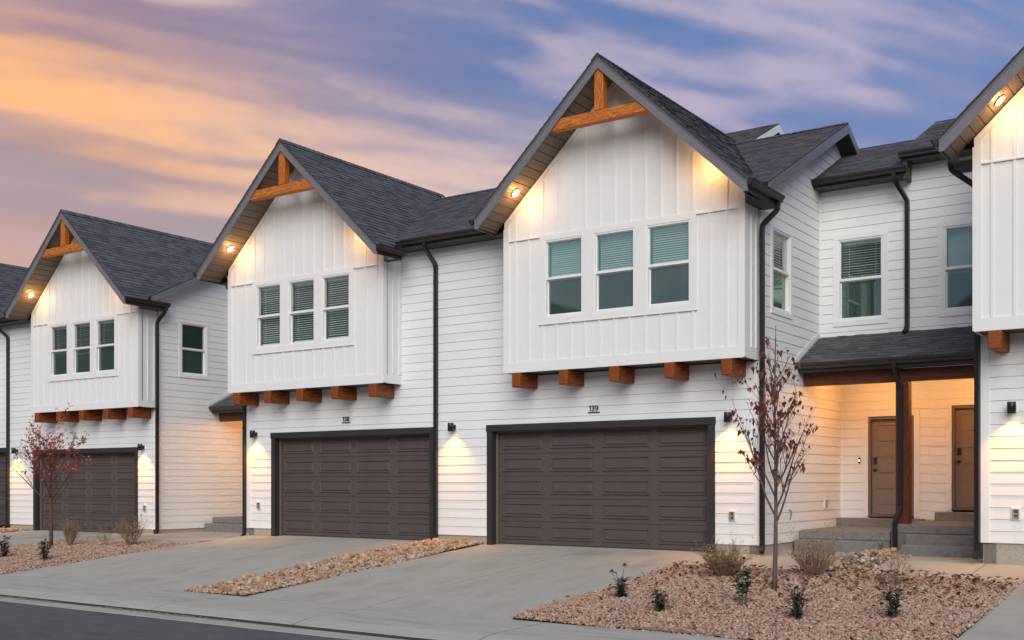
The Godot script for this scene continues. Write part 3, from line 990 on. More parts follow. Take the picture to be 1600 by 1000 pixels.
func corbels(h: Node3D, xs: Array, yb: float) -> void:
	for x in xs:
		obj("corbel_beam", MB.new().cbox(Vector3(x - 0.10, yb - 0.30, 0.003), Vector3(x + 0.10, yb - 0.013, ZB + 0.045), 0.012), M.cedar_z, h)


func shell(h: Node3D, x0: float, x1: float, zb: float, fx0: float, fx1: float) -> void:     # what closes the house behind what one sees
	obj("wall", MB.new().box(Vector3(x0, 0, zb - 0.15), Vector3(x1, 6.2, zb)), M.white_panel, h)
	obj("interior_floor", MB.new().box(Vector3(x0 + 0.02, 3.30, zb), Vector3(x1 - 0.15, 3.475, -0.15)), M.interior_floor, h)
	obj("interior_wall", MB.new().box(Vector3(x0 + 0.02, 3.48, -3.9), Vector3(x1 - 0.16, 6.3, -3.8)), M.interior, h)
	obj("ceiling", MB.new().box(Vector3(x0 + 0.02, 6.22, -3.9), Vector3(x1 - 0.16, 6.26, -0.16)), M.interior, h)


func room(h: Node3D, x0: float, x1: float) -> void:      # what one sees through the window over the porch
	obj("interior_wall", MB.new().box(Vector3(x0, 3.9, -6.0), Vector3(x1, 7.1, -5.9)), M.interior, h)
	obj("interior_wall", MB.new().box(Vector3(x0 - 0.08, 3.9, -5.9), Vector3(x0 - 0.001, 7.1, -3.28)), M.interior, h)
	obj("interior_wall", MB.new().box(Vector3(x1 + 0.001, 3.9, -5.9), Vector3(x1 + 0.08, 7.1, -3.28)), M.interior, h)
	obj("interior_floor", MB.new().box(Vector3(x0, 3.85, -5.9), Vector3(x1, 3.95, -3.28)), M.interior_floor, h)
	obj("ceiling", MB.new().box(Vector3(x0, 6.9, -5.9), Vector3(x1, 7.0, -3.28)), M.interior, h)


# ------------------------------------------------------------------ the two house types
# A: gable to the right of its plot, porch on its right (numbers 137 and 139); drawn in the place of 139
func house_a(label: String, at: Vector3, low: float) -> Node3D:
	var h := thing("townhouse", label, "house", at, "white townhouses of one row")
	var xr := -7.55
	var xl := -14.95
	var c := -10.145
	var ya := 9.10
	var m := 0.935
	var f := Transform3D()
	var gl := -13.55
	var gr := -8.40
	var gt := 2.49 + low
	var wall_top := 6.36
	# front wall at garage level and left of the bay
	var holes := [Rect2(gl, -1, gr - gl, gt + 1.0), Rect2(-12.68, 3.46, 5.13, 4)]
	lap_wall(h, f, 0.165 + low, wall_top, [], holes, func(_y): return Vector2(xl, xr - 0.001), false, 0.165 + low)
	obj("foundation", MB.new().box(Vector3(xl, -0.6, -0.2), Vector3(gl, 0.165 + low, -0.012)), M.stucco, h)
	obj("foundation", MB.new().box(Vector3(gr, -0.6, -0.2), Vector3(xr - 0.004, 0.165 + low, -0.012)), M.stucco, h)
	trim(h, f, Vector2(xr - 0.10, 0.165 + low), Vector2(xr + 0.026, 3.46), 0.030, 0.0005, "corner_board")
	garage(h, gl, gr, low, gt)
	var wins := [Rect2(-11.715, 4.50, 0.86, 1.51), Rect2(-10.60, 4.50, 0.865, 1.51), Rect2(-9.49, 4.50, 0.885, 1.51)]
	var bl := [[0.52, 1.0], [0.52, 0.95], [0.48, 0.9]] if low == 0.0 else [[0.55, 0.2], [0.6, 0.15], [0.5, 0.2]]
	bay(h, -12.68, -7.59, 3.485, c, ya, m, wins, bl, 1)
	corbels(h, [-12.385, -11.285, -10.165, -9.02, -7.905], 3.485)
	gable(h, c, ya, m, 2.80, 2.90)
	gable_eave(h, c + 2.90, -7.58, ya - m * 2.90, 1.0, -0.12)
	gable_eave(h, c - 2.80, -12.67, ya - m * 2.80, -1.0, 0.46)
	main_roof(h, xl + 0.002, -7.20)
	rake(h, -7.205, 1.0)
	eave(h, xl, -12.70, MR_Y - 0.5 * (0.45 - MR_Z), 0.0, 0.45, xl + 0.0, -12.98)
	# side wall towards the porch
	var fs := Transform3D(Basis(Vector3(0, 0, -1), Vector3.UP, Vector3(1, 0, 0)), Vector3(xr, 0, 0))
	var sw := Rect2(0.575 if low == 0.0 else 0.80, 4.475, 0.885, 1.48)
	var ext := func(y: float) -> Vector2:
		var lo := maxf(0.0, 3.86 + 2.0 * (y + 0.17 - MR_Y))
		var hi := minf(8.4, 3.86 - 2.0 * (y + 0.17 - MR_Y))
		if y < 3.45: hi = 4.45
		elif y < 6.95: hi = 3.13
		return Vector2(lo + (0.031 if lo == 0.0 else 0.0), hi)
	lap_wall(h, fs, 0.165 + low, 8.47, [3.45, 6.57, 6.95], [sw], ext, true, 0.165 + low)
	obj("foundation", MB.new().box(Vector3(xr - 0.2, -0.6, -4.45), Vector3(xr - 0.012, 0.165 + low, -0.012)), M.stucco, h)
	obj("corner_board", MB.new().box(Vector3(xr + 0.0005, 0.165 + low, -0.088), Vector3(xr + 0.0255, 6.0, -0.001)), M.white_trim, h)
	surround(h, fs, sw, 0.09)
	window(h, fs, sw, 0.0 if low != 0.0 else 0.5, 0.25)
	# recess: upper wall, lower wall with the entry door
	var xp := -5.75
	var fu := Transform3D(Basis(), Vector3(0, 0, -3.13))
	var rw := Rect2(-7.16, 4.50, 0.885, 1.625)
	lap_wall(h, fu, 4.10, 7.16, [], [rw], func(_y): return Vector2(xr + 0.03, xp), false)
	surround(h, fu, rw, 0.10)
	window(h, fu, rw, 0.51, 0.30)
	room(h, xr, xp)
	trim(h, fu, Vector2(xr + 0.002, 4.1), Vector2(xr + 0.05, 7.1), 0.03, 0.0005, "corner_board")
	var fl := Transform3D(Basis(), Vector3(0, 0, -4.45))
	var dr := Rect2(-6.96, 0.30, 0.93, 2.36)
	lap_wall(h, fl, 0.3, 3.45, [], [Rect2(dr.position.x - 0.0, 0.3, 0.93, dr.size.y)], func(_y): return Vector2(xr + 0.03, xp + 0.05), false)
	entry_door(h, -4.45, dr.position.x, dr.end.x, 0.595, 2.66, true)
	trim(h, fl, Vector2(xr + 0.002, 0.55), Vector2(xr + 0.045, 3.4), 0.03, 0.0005, "corner_board")
	obj("interior_wall", MB.new().box(Vector3(xr, 0.2, -5.8), Vector3(xp, 3.4, -5.7)), M.interior, h)
	# roof over the recess
	var Lr := sqrt(1.25)
	var dz := 2.35
	slope(h, Vector3(xr - 0.9, 7.285, -2.70), Vector3(1, 0, 0), Vector3(0, 0.5, -1) / Lr, [Vector2(0.9, 0), Vector2(2.72, 0), Vector2(2.72, dz * Lr), Vector2(0.0, dz * Lr)])
	slope(h, Vector3(xp + 0.02, 7.285 + 0.5 * dz - 2.5, -2.70 - dz - 5.0), Vector3(-1, 0, 0), Vector3(0, 0.5, 1) / Lr, [Vector2(0, 0), Vector2(2.72, 0), Vector2(2.72, 5.0 * Lr), Vector2(0, 5.0 * Lr)])
	eave(h, xr + 0.01, xp - 0.01, 7.285, -3.13, -2.70, xr + 0.02, xp + 0.02)
	pipe(h, [Vector3(-5.94, 7.18, -2.66), Vector3(-5.94, 7.06, -2.66), Vector3(-5.80, 6.72, -3.06), Vector3(-5.80, 4.26, -3.06), Vector3(-5.84, 4.16, -2.98)])
	# gutter pipes
	pipe(h, [Vector3(-14.85, 6.40, 0.49), Vector3(-14.85, 6.28, 0.49), Vector3(-14.885, 5.98, 0.07), Vector3(-14.885, 0.12 + low, 0.07), Vector3(-14.885, 0.05 + low, 0.16)])
	pipe(h, [Vector3(-7.20, 6.30, 0.02), Vector3(-7.20, 6.12, 0.02), Vector3(-7.475, 5.86, 0.075), Vector3(-7.475, 0.13 + low, 0.075), Vector3(-7.45, 0.05 + low, 0.16)])
	shell(h, xl, xr, -9.2, gl, gr)
	obj("wall", MB.new().box(Vector3(xl - 0.06, 0, -9.3), Vector3(xl + 0.05, 6.4, -0.15)), M.white_panel, h)
	# the taller roof at the back of the building shows above the ridge
	return h


# B: gable to the left of its plot, porch on its left (136, 138 and 140); drawn in the place of 138
func house_b(label: String, at: Vector3, recess: float, blinds: Array) -> Node3D:
	var h := thing("townhouse", label, "house", at, "white townhouses of one row")
	var xl := -20.86
	var xr := -14.95
	var c := -18.385
	var ya := 9.0
	var m := 0.935
	var f := Transform3D()
	var gl := -20.02
	var gr := -14.952
	var holes := [Rect2(gl, -1, gr - gl + 0.2, 3.49), Rect2(-20.86, 3.46, 4.95, 4)]
	lap_wall(h, f, 0.165, 6.36, [], holes, func(_y): return Vector2(xl + 0.001, xr), false)
	obj("foundation", MB.new().box(Vector3(xl + 0.004, -0.6, -0.2), Vector3(gl, 0.165, -0.012)), M.stucco, h)
	trim(h, f, Vector2(xl - 0.026, 0.165), Vector2(xl + 0.10, 3.46), 0.030, 0.0005, "corner_board")
	garage(h, gl, gr, 0.0, 2.49)
	var wins := [Rect2(-19.885, 4.46, 0.83, 1.49), Rect2(-18.805, 4.46, 0.845, 1.49), Rect2(-17.735, 4.46, 0.86, 1.49)]
	bay(h, xl + 0.0, -15.91, 3.465, c, ya, m, wins, blinds, -1)
	corbels(h, [-20.56, -19.50, -18.43, -17.33, -16.20], 3.465)
	gable(h, c, ya, m, 2.84, 2.88)
	gable_eave(h, c + 2.88, -15.92, ya - m * 2.88, 1.0, 0.46)
	gable_eave(h, c - 2.84, -20.84, ya - m * 2.84, -1.0, -0.12)
	main_roof(h, -21.21, xr - 0.002)
	rake(h, -21.205, -1.0)
	eave(h, -15.93, xr, MR_Y - 0.5 * (0.45 - MR_Z), 0.0, 0.45, -15.50, xr + 0.0)
	var fs := Transform3D(Basis(Vector3(0, 0, 1), Vector3.UP, Vector3(-1, 0, 0)), Vector3(xl, 0, 0))
	var ext := func(y: float) -> Vector2:
		var lo := maxf(0.0, 3.86 + 2.0 * (y + 0.17 - MR_Y))
		var hi := minf(8.4, 3.86 - 2.0 * (y + 0.17 - MR_Y))
		if y < 3.45: hi = 4.45
		elif y < 6.95: hi = 3.13
		return Vector2(-hi, -lo - (0.031 if lo == 0.0 else 0.0))
	lap_wall(h, fs, 0.165, 8.47, [3.45, 6.57, 6.95], [], ext, true)
	obj("foundation", MB.new().box(Vector3(xl + 0.012, -0.6, -4.45), Vector3(xl + 0.2, 0.165, -0.012)), M.stucco, h)
	var xp := xl - recess
	var fu := Transform3D(Basis(), Vector3(0, 0, -3.13))
	var rw := Rect2(xl - 1.33, 4.36, 0.885, 1.60)
	lap_wall(h, fu, 3.95, 7.24, [], [rw], func(_y): return Vector2(xp, xl - 0.03), false)
	surround(h, fu, rw, 0.10)
	window(h, fu, rw, 0.55, 1.1)
	room(h, xp, xl)
	var fl := Transform3D(Basis(), Vector3(0, 0, -4.45))
	var dr := Rect2(xl - 1.49, 0.3, 0.93, 2.36)
	lap_wall(h, fl, 0.3, 3.35, [], [dr], func(_y): return Vector2(xp + 0.05, xl - 0.03), false)
	entry_door(h, -4.45, dr.position.x, dr.end.x, 0.59, 2.66, true)
	obj("interior_wall", MB.new().box(Vector3(xp, 0.2, -5.8), Vector3(xl, 3.3, -5.7)), M.interior, h)
	var Lr := sqrt(1.25)
	var dz := 2.45
	slope(h, Vector3(xp - 0.04, 7.385, -2.70), Vector3(1, 0, 0), Vector3(0, 0.5, -1) / Lr, [Vector2(-0.06, 0), Vector2(recess + 0.04, 0), Vector2(recess + 0.9, dz * Lr), Vector2(0.02, dz * Lr)])
	slope(h, Vector3(xl + 0.86, 7.385 + 0.5 * dz - 2.5, -2.70 - dz - 5.0), Vector3(-1, 0, 0), Vector3(0, 0.5, 1) / Lr, [Vector2(0, 0), Vector2(recess + 0.9, 0), Vector2(recess + 0.9, 5.0 * Lr), Vector2(0, 5.0 * Lr)])
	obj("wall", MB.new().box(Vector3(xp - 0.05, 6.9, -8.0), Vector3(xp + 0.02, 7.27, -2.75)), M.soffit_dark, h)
	eave(h, xp - 0.08, xl - 0.01, 7.385, -3.13, -2.70, xp - 0.10, xl - 0.02)
	pipe(h, [Vector3(c - 2.84 - 0.055, ya - m * 2.84 - 0.11, 0.30), Vector3(c - 2.84 - 0.055, ya - m * 2.84 - 0.24, 0.30), Vector3(xl - 0.07, ya - m * 2.84 - 0.52, 0.06), Vector3(xl - 0.07, 0.02, 0.06), Vector3(xl - 0.09, -0.08, 0.14)])
	shell(h, xl, xr, -9.2, gl, gr)
	return h


# ------------------------------------------------------------------ porch between two houses; x0 / x1 are the side walls
func porch(label: String, x0: float, x1: float, xpost: float, at: Vector3) -> Node3D:
	var p := thing("porch", label, "porch", at, "shed-roofed porches between the houses")
	var L := sqrt(1.0 + 0.487 * 0.487)
	var l := x1 - x0
	slope(p, Vector3(x0 + 0.025, 3.585, -1.86), Vector3(1, 0, 0), Vector3(0, 0.487, -1) / L, [Vector2(0, 0), Vector2(l - 0.05, 0), Vector2(l - 0.05, 1.27 * L), Vector2(0, 1.27 * L)], 0.09)
	obj("flashing", MB.new().tbox(Transform3D(Basis(Vector3(1, 0, 0), Vector3(0, 0.487, -1) / L, Vector3(0, 1, 0.487) / L), Vector3(x0 + 0.024, 3.61, -1.80)), Vector3(0, 0, 0), Vector3(0.012, 1.30 * L, 0.10)), M.white_trim, p)
	obj("fascia", MB.new().box(Vector3(x0 + 0.03, 3.40, -1.905), Vector3(x1 - 0.03, 3.56, -1.885)), M.gutter, p)
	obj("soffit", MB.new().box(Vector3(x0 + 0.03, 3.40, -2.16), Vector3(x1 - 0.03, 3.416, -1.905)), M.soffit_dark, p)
	gutter(p, Vector3(x0 + 0.03, 3.575, -1.884), Vector3(x1 - 0.03, 3.575, -1.884), Vector3(0, 0, 1))
	obj("ceiling", MB.new().box(Vector3(x0 + 0.03, 3.38, -4.44), Vector3(x1 - 0.03, 3.40, -2.37)), M.white_panel, p)
	obj("beam", MB.new().cbox(Vector3(x0 + 0.03, 3.165, -2.36), Vector3(x1 - 0.03, 3.399, -2.16), 0.01), M.cedar_x, p)
	obj("post", MB.new().cbox(Vector3(xpost - 0.12, 0.50, -2.36), Vector3(xpost + 0.11, 3.164, -2.12), 0.01), M.cedar_y, p)
	pipe(p, [Vector3(xpost - 0.065, 3.46, -1.83), Vector3(xpost - 0.065, 3.38, -1.83), Vector3(xpost - 0.01, 3.05, -2.05), Vector3(xpost - 0.01, 0.80, -2.05), Vector3(xpost - 0.05, 0.62, -1.84), Vector3(xpost - 0.05, 0.04, -1.84)])
	return p


func porch_lights(label: String, at: Vector3, energy: float) -> void:
	var t := thing("porch_light", label, "light", at, "round ceiling lights under the porches")
	obj("lamp_rim", MB.new().lathe([Vector2(0.0, 0), Vector2(0.11, 0), Vector2(0.11, -0.018), Vector2(0.09, -0.024)], Transform3D(), 24), M.puck_rim, t)
	obj("lamp_lens", MB.new().smooth(true).lathe([Vector2(0.088, -0.020), Vector2(0.07, -0.03), Vector2(0.0, -0.034)], Transform3D(), 24), M.puck_glow, t)
	var o := OmniLight3D.new()
	o.name = "porch_lamp_light"
	o.light_energy = energy
	o.light_color = Color(1.0, 0.67, 0.33)
	o.light_size = 0.09
	o.omni_range = 12
	o.omni_attenuation = 2
	o.shadow_enabled = true
	t.add_child(o)
	o.position = Vector3(0, -0.16, 0)


func steps(label: String, lo_x: float, hi_x: float, at: Vector3, top: float, rises: int, z_front: float, inner: Array, base_y := -0.12) -> Node3D:
	var s := thing("concrete_steps", label, "steps", at, "concrete porch steps")
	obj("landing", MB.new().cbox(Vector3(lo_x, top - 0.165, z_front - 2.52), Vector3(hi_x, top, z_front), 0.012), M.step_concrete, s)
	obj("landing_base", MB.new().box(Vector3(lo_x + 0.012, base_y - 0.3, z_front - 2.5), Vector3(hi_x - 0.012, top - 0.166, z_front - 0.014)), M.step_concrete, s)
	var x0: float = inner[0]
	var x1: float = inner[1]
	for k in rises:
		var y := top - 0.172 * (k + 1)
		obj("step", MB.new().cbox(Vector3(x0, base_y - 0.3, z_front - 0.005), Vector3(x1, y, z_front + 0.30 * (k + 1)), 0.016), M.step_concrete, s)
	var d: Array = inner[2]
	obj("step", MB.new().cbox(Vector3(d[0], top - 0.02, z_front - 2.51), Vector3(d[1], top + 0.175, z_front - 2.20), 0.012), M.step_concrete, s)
	return s


# ------------------------------------------------------------------ small fittings
func wall_lamp(label: String, at: Vector3, energy := 1.0) -> void:
	var t := thing("wall_lamp", label, "lamp", at, "black downlights beside the garage doors")
	obj("mounting_block", MB.new().cbox(Vector3(-0.065, -0.075, 0.012), Vector3(0.065, 0.065, 0.030), 0.004), M.white_trim, t)
	obj("back_plate", MB.new().cbox(Vector3(-0.048, -0.05, 0.030), Vector3(0.048, 0.05, 0.075), 0.005), M.black_metal, t)
	obj("bracket", MB.new().box(Vector3(-0.022, -0.02, 0.075), Vector3(0.022, 0.02, 0.105)), M.black_metal, t)
	obj("housing", MB.new().smooth(true).lathe([Vector2(0.0, 0.09), Vector2(0.060, 0.09), Vector2(0.065, 0.085), Vector2(0.065, -0.088), Vector2(0.058, -0.088), Vector2(0.058, -0.055)], Transform3D(Basis(), Vector3(0, 0, 0.155)), 28), M.black_metal, t)
	obj("bulb", MB.new().lathe([Vector2(0.057, -0.062), Vector2(0.0, -0.062)], Transform3D(Basis(), Vector3(0, 0, 0.155)), 20), M.lamp_glow, t)
	var s := SpotLight3D.new()
	s.name = "wall_lamp_light"
	s.light_color = Color(1.0, 0.64, 0.17)
	s.light_energy = 2.2 * energy
	s.light_size = 0.012
	s.spot_angle = 52
	s.spot_angle_attenuation = 1.0
	s.spot_range = 8
	s.spot_attenuation = 2
	s.shadow_enabled = true
	t.add_child(s)
	s.position = Vector3(0, -0.095, 0.155)
	s.rotation = Vector3(-PI / 2, 0, 0)


func soffit_light(label: String, at: Vector3, s: float, m: float, energy := 1.0) -> void:     # s: -1 left slope, +1 right slope
	var t := thing("soffit_light", label, "light", at, "round lights under the gable eaves")
	var nrm := Vector3(s * m, 1, 0).normalized()
	var b := Basis(Vector3(nrm.y, -nrm.x, 0), nrm, Vector3(0, 0, 1))
	var f := Transform3D(b, Vector3.ZERO)
	obj("lamp_rim", MB.new().lathe([Vector2(0.0, 0.002), Vector2(0.092, 0.002), Vector2(0.092, -0.014), Vector2(0.080, -0.022)], f, 24), M.puck_rim, t)
	obj("lamp_lens", MB.new().smooth(true).lathe([Vector2(0.080, -0.020), Vector2(0.05, -0.030), Vector2(0.0, -0.034)], f, 24), M.puck_glow, t)
	var o := OmniLight3D.new()
	o.name = "soffit_lamp_light"
	o.light_energy = 0.17 * energy
	o.light_color = Color(1.0, 0.76, 0.45)
	o.light_size = 0.07
	o.omni_range = 8
	o.omni_attenuation = 2
	o.shadow_enabled = true
	t.add_child(o)
	o.position = -nrm * 0.11


func house_number(text: String, label: String, at: Vector3) -> void:
	var t := thing("house_number", label, "sign", at, "black house numbers over the garage doors")
	var font := SystemFont.new()
	font.font_names = PackedStringArray(["Droid Sans"])
	var x := -0.106
	for ch in text:
		var tm := TextMesh.new()
		tm.text = ch
		tm.font = font
		tm.font_size = 24
		tm.pixel_size = 0.0062
		tm.depth = 0.014
		var o := MeshInstance3D.new()
		o.name = "digit"
		o.mesh = tm
		o.material_override = M.black_metal
		t.add_child(o, true)
		var w := 0.052 if ch == "1" else 0.080
		o.position = Vector3(x + w / 2, 0.008, 0.034)
		x += w
	obj("bar", MB.new().box(Vector3(-0.130, -0.083, 0.024), Vector3(0.130, -0.068, 0.040)), M.black_metal, t)


func outlet(label: String, at: Vector3, turn := 0.0) -> void:
	var t := thing("outlet", label, "outlet", at, "outdoor power outlets on the white siding", turn)
	obj("mounting_block", MB.new().cbox(Vector3(-0.075, -0.105, 0.012), Vector3(0.075, 0.105, 0.034), 0.005), M.white_trim, t)
	var c := MB.new()
	c.box(Vector3(-0.048, -0.075, 0.034), Vector3(-0.038, 0.075, 0.062)); c.box(Vector3(0.038, -0.075, 0.034), Vector3(0.048, 0.075, 0.062))
	c.box(Vector3(-0.038, 0.065, 0.034), Vector3(0.038, 0.075, 0.062)); c.box(Vector3(-0.038, -0.075, 0.034), Vector3(0.038, -0.065, 0.062))
	obj("cover_frame", c, M.outlet_grey, t)
	obj("face_plate", MB.new().box(Vector3(-0.038, -0.065, 0.034), Vector3(0.038, 0.065, 0.040)), M.outlet_grey, t)
	for y in [-0.033, 0.033]:
		obj("socket", MB.new().cbox(Vector3(-0.022, y - 0.02, 0.040), Vector3(0.022, y + 0.02, 0.046), 0.003), M.socket_grey, t)


# ------------------------------------------------------------------ plants
func branchy(trunk: MB, tips: Array, p: Vector3, d: Vector3, len: float, r: float, depth: int, up: float, spread: float) -> void:
	var n := 4
	var pts := [p]
	var radii := [r]
	var q := p
	var dir := d
	for i in n:
		dir = (dir + Vector3(rng.randf_range(-1, 1), rng.randf_range(-0.3, 0.6), rng.randf_range(-1, 1)) * 0.10 + Vector3.UP * up).normalized()
		q += dir * len / n
		pts.append(q)
		radii.append(lerpf(r, r * 0.45, (i + 1.0) / n))
		if depth == 0 or i >= 1:
			tips.append([q, dir])
	trunk.tube(pts, radii, 5 if depth > 0 else 4)
	if depth > 0:
		var k := 3 + rng.randi() % 2
		for j in k:
			var t := rng.randf_range(0.25, 1.0)
			var i := mini(int(t * n), n - 1)
			var base: Vector3 = pts[i].lerp(pts[i + 1], t * n - i)
			var side := Vector3(rng.randf_range(-1, 1), rng.randf_range(-0.1, 0.5), rng.randf_range(-1, 1)).normalized()
			branchy(trunk, tips, base, (dir + side * spread).normalized(), len * rng.randf_range(0.40, 0.62), radii[i + 1] * 0.62, depth - 1, up, spread)


func leaf_mesh(b: MB, p: Vector3, d: Vector3, up: Vector3, l: float, w: float, bend := 0.25) -> void:     # a pointed leaf of four faces folded along its rib
	var s := d.cross(up).normalized()
	var n := s.cross(d).normalized()
	var mid := p + d * l * 0.45 - n * l * bend * 0.2
	var tip := p + d * l - n * l * bend
	var a := mid + s * w / 2 + n * w * 0.18
	var c := mid - s * w / 2 + n * w * 0.18
	b.tri(p, mid, a); b.tri(mid, tip, a)
	b.tri(p, c, mid); b.tri(mid, c, tip)


func tree_pear() -> void:
	rng.seed = 77
	var t := thing("young_tree", "slender young tree with maroon leaves in the gravel bed before the porch steps", "tree", Vector3(-5.88, -0.30, 3.59), "young street trees")
	var b := MB.new().smooth(true)
	var tips := []
	var pts := []
	var radii := []
	for i in 15:
		var y := 3.84 * i / 14.0
		pts.append(Vector3(sin(y * 1.7) * 0.014 + 0.004 * y, y, cos(y * 1.3) * 0.015 - 0.01))
		radii.append(lerpf(0.040, 0.005, pow(i / 14.0, 0.8)))
	radii[0] = 0.048
	b.tube(pts, radii, 9)
	obj("trunk", b, M.bark, t)
	var lb := MB.new()
	for k in 26:
		var y := lerpf(0.98, 3.5, (k + rng.randf() * 0.6) / 26.0)
		var i := mini(int(y / 3.84 * 14.0), 13)
		var p: Vector3 = pts[i].lerp(pts[i + 1], y / 3.84 * 14.0 - i)
		var a := k * 2.4 + rng.randf_range(-0.4, 0.4)
		var rise := rng.randf_range(1.25, 2.3)
		var len := lerpf(1.30, 0.32, (y - 0.98) / 2.3) * rng.randf_range(0.7, 1.12)
		branchy(lb, tips, p, Vector3(cos(a), rise, sin(a)).normalized(), len, lerpf(0.017, 0.006, (y - 0.98) / 2.4), 2 if len > 0.55 else 1, 0.10, 0.75)
	var crown := obj("crown", lb, M.twig, t)
	tips.shuffle()
	var order := range(tips.size())
	for i in range(order.size() - 1, 0, -1):
		var j := rng.randi() % (i + 1)
		var s = order[i]; order[i] = order[j]; order[j] = s
	var lm := []
	for k in 4:
		var m := MB.new()
		leaf_mesh(m, Vector3.ZERO, Vector3(0, -0.25, 1).normalized(), Vector3.UP, 0.070 + 0.010 * k, 0.044 + 0.006 * k, 0.2 + 0.12 * k)
		lm.append(m.mesh())
	var n := 0
	for o in order:
		if n >= 298:
			break
		var p: Vector3 = tips[o][0]
		# the leaves that are left hang on the outer twigs, thicker on one side and at the top
		var out := Vector2(p.x, p.z).length()
		if rng.randf() > 0.16 + out * 1.1:
			continue
		for q in 1 + rng.randi() % 3:
			var leaf := MeshInstance3D.new()
			leaf.name = "leaf"
			leaf.mesh = lm[rng.randi() % 4]
			leaf.material_override = [M.leaf_maroon, M.leaf_maroon, M.leaf_red, M.leaf_maroon, M.leaf_rust][rng.randi() % 5]
			crown.add_child(leaf, true)
			leaf.position = p + Vector3(rng.randf_range(-1, 1), rng.randf_range(-1, 1), rng.randf_range(-1, 1)) * 0.035
			leaf.rotation = Vector3(rng.randf_range(0.1, 1.3), rng.randf() * TAU, rng.randf_range(-0.5, 0.5))
			n += 1
	var rest := MB.new()
	for o in order:
		var p: Vector3 = tips[o][0]
		if rng.randf() > 0.05 + Vector2(p.x, p.z).length() * 0.34:
			continue
		for q in 1 + rng.randi() % 2:
			var d := Vector3(rng.randf_range(-1, 1), rng.randf_range(-1.2, 0.1), rng.randf_range(-1, 1)).normalized()
			leaf_mesh(rest, p + Vector3(rng.randf_range(-1, 1), rng.randf_range(-1, 1), rng.randf_range(-1, 1)) * 0.04, d, Vector3(0.2, 1, 0.1), rng.randf_range(0.045, 0.08), rng.randf_range(0.03, 0.045))
	stuff(obj("small_leaves", rest, M.leaf_maroon, crown))
	# a strip of teal tape tied to a low branch
	var rb := thing("ribbon", "short teal plastic ribbon tied to a low twig of the maroon tree", "ribbon", Vector3(-5.66, 0.86, 3.62))
	var m := MB.new()
	var prev := Vector3.ZERO
	for i in 6:
		var nx := Vector3(0.02 + 0.012 * i - 0.002 * i * i, 0.03 - 0.016 * i - 0.002 * i * i, 0.008 * i)
		if i > 0:
			m.quad(prev, prev + Vector3(0.022, 0.012, 0), nx + Vector3(0.022, 0.012, 0), nx)
		prev = nx
	obj("tail", m, M.ribbon, rb)
	var knot := MB.new()
	knot.tube([Vector3(0.008, 0.036, -0.012), Vector3(0.018, 0.040, 0.0), Vector3(0.030, 0.034, 0.014)], [0.008, 0.012, 0.007], 6)
	obj("knot", knot, M.ribbon, rb)


func tree_maple() -> void:
	rng.seed = 1234
	var t := thing("young_tree", "small spreading tree with sparse orange and red leaves in front of garage 137", "tree", Vector3(-24.6, -0.25, 2.95), "young street trees")
	var b := MB.new().smooth(true)
	var pts := []
	var radii := []
	for i in 11:
		var y := 1.55 * i / 10.0
		pts.append(Vector3(sin(y * 2.0) * 0.02, y, 0.02 * y))
		radii.append(lerpf(0.050, 0.026, i / 10.0))
	b.tube(pts, radii, 9)
	obj("trunk", b, M.bark_red, t)
	var lb := MB.new()
	var tips := []
	for k in 13:
		var y := lerpf(0.98, 1.55, k / 12.0)
		var a := k * 2.4 + rng.randf_range(-0.3, 0.3)
		var steep := lerpf(0.7, 2.4, k / 12.0)
		branchy(lb, tips, Vector3(sin(y * 2.0) * 0.02, y, 0.02 * y), Vector3(cos(a), steep, sin(a)).normalized(), rng.randf_range(1.0, 1.4), 0.018, 2, 0.05, 0.95)
	var crown := obj("crown", lb, M.twig, t)
	for c in 3:
		var lv := MB.new()
		for i in tips.size():
			if i % 3 != c or rng.randf() < 0.2:
				continue
			for q in 1 + rng.randi() % 3:
				var p: Vector3 = tips[i][0] + Vector3(rng.randf_range(-1, 1), rng.randf_range(-1, 1), rng.randf_range(-1, 1)) * 0.05
				var d := Vector3(rng.randf_range(-1, 1), rng.randf_range(-0.9, 0.3), rng.randf_range(-1, 1)).normalized()
				leaf_mesh(lv, p, d, Vector3(0.1, 1, 0.2), rng.randf_range(0.05, 0.085), rng.randf_range(0.036, 0.055))
		stuff(obj("leaves", lv, [M.leaf_orange, M.leaf_red, M.leaf_rust][c], crown))
	obj("ribbon", MB.new().lathe([Vector2(0.049, 0.48), Vector2(0.050, 0.50)], Transform3D(), 12), M.ribbon_pink, t)


func shrub(label: String, at: Vector3, height: float, width: float, stems: int, seed_: int, leafy := 0.4) -> void:
	rng.seed = seed_
	var t := thing("dry_shrub", label, "shrub", at, "dormant twiggy shrubs in the gravel")
	var b := MB.new()
	var tips := []
	for k in stems:
		var a := rng.randf() * TAU
		var out := sqrt(rng.randf()) * width * 0.5
		var d := Vector3(cos(a) * out, height * 0.62, sin(a) * out).normalized()
		branchy(b, tips, Vector3(cos(a), 0, sin(a)) * 0.035 + Vector3(0, -0.03, 0), d, height * rng.randf_range(0.5, 0.85), 0.0062, 2, 0.02, 0.85)
	obj("stems", b, M.dry_twig, t)
	var lv := MB.new()
	for p in tips:
		if rng.randf() < leafy:
			var d := Vector3(rng.randf_range(-1, 1), rng.randf_range(-0.2, 1.0), rng.randf_range(-1, 1)).normalized()
			leaf_mesh(lv, p[0], d, Vector3.UP + d * 0.1, rng.randf_range(0.022, 0.042), rng.randf_range(0.012, 0.022))
	stuff(obj("foliage", lv, M.straw, t))


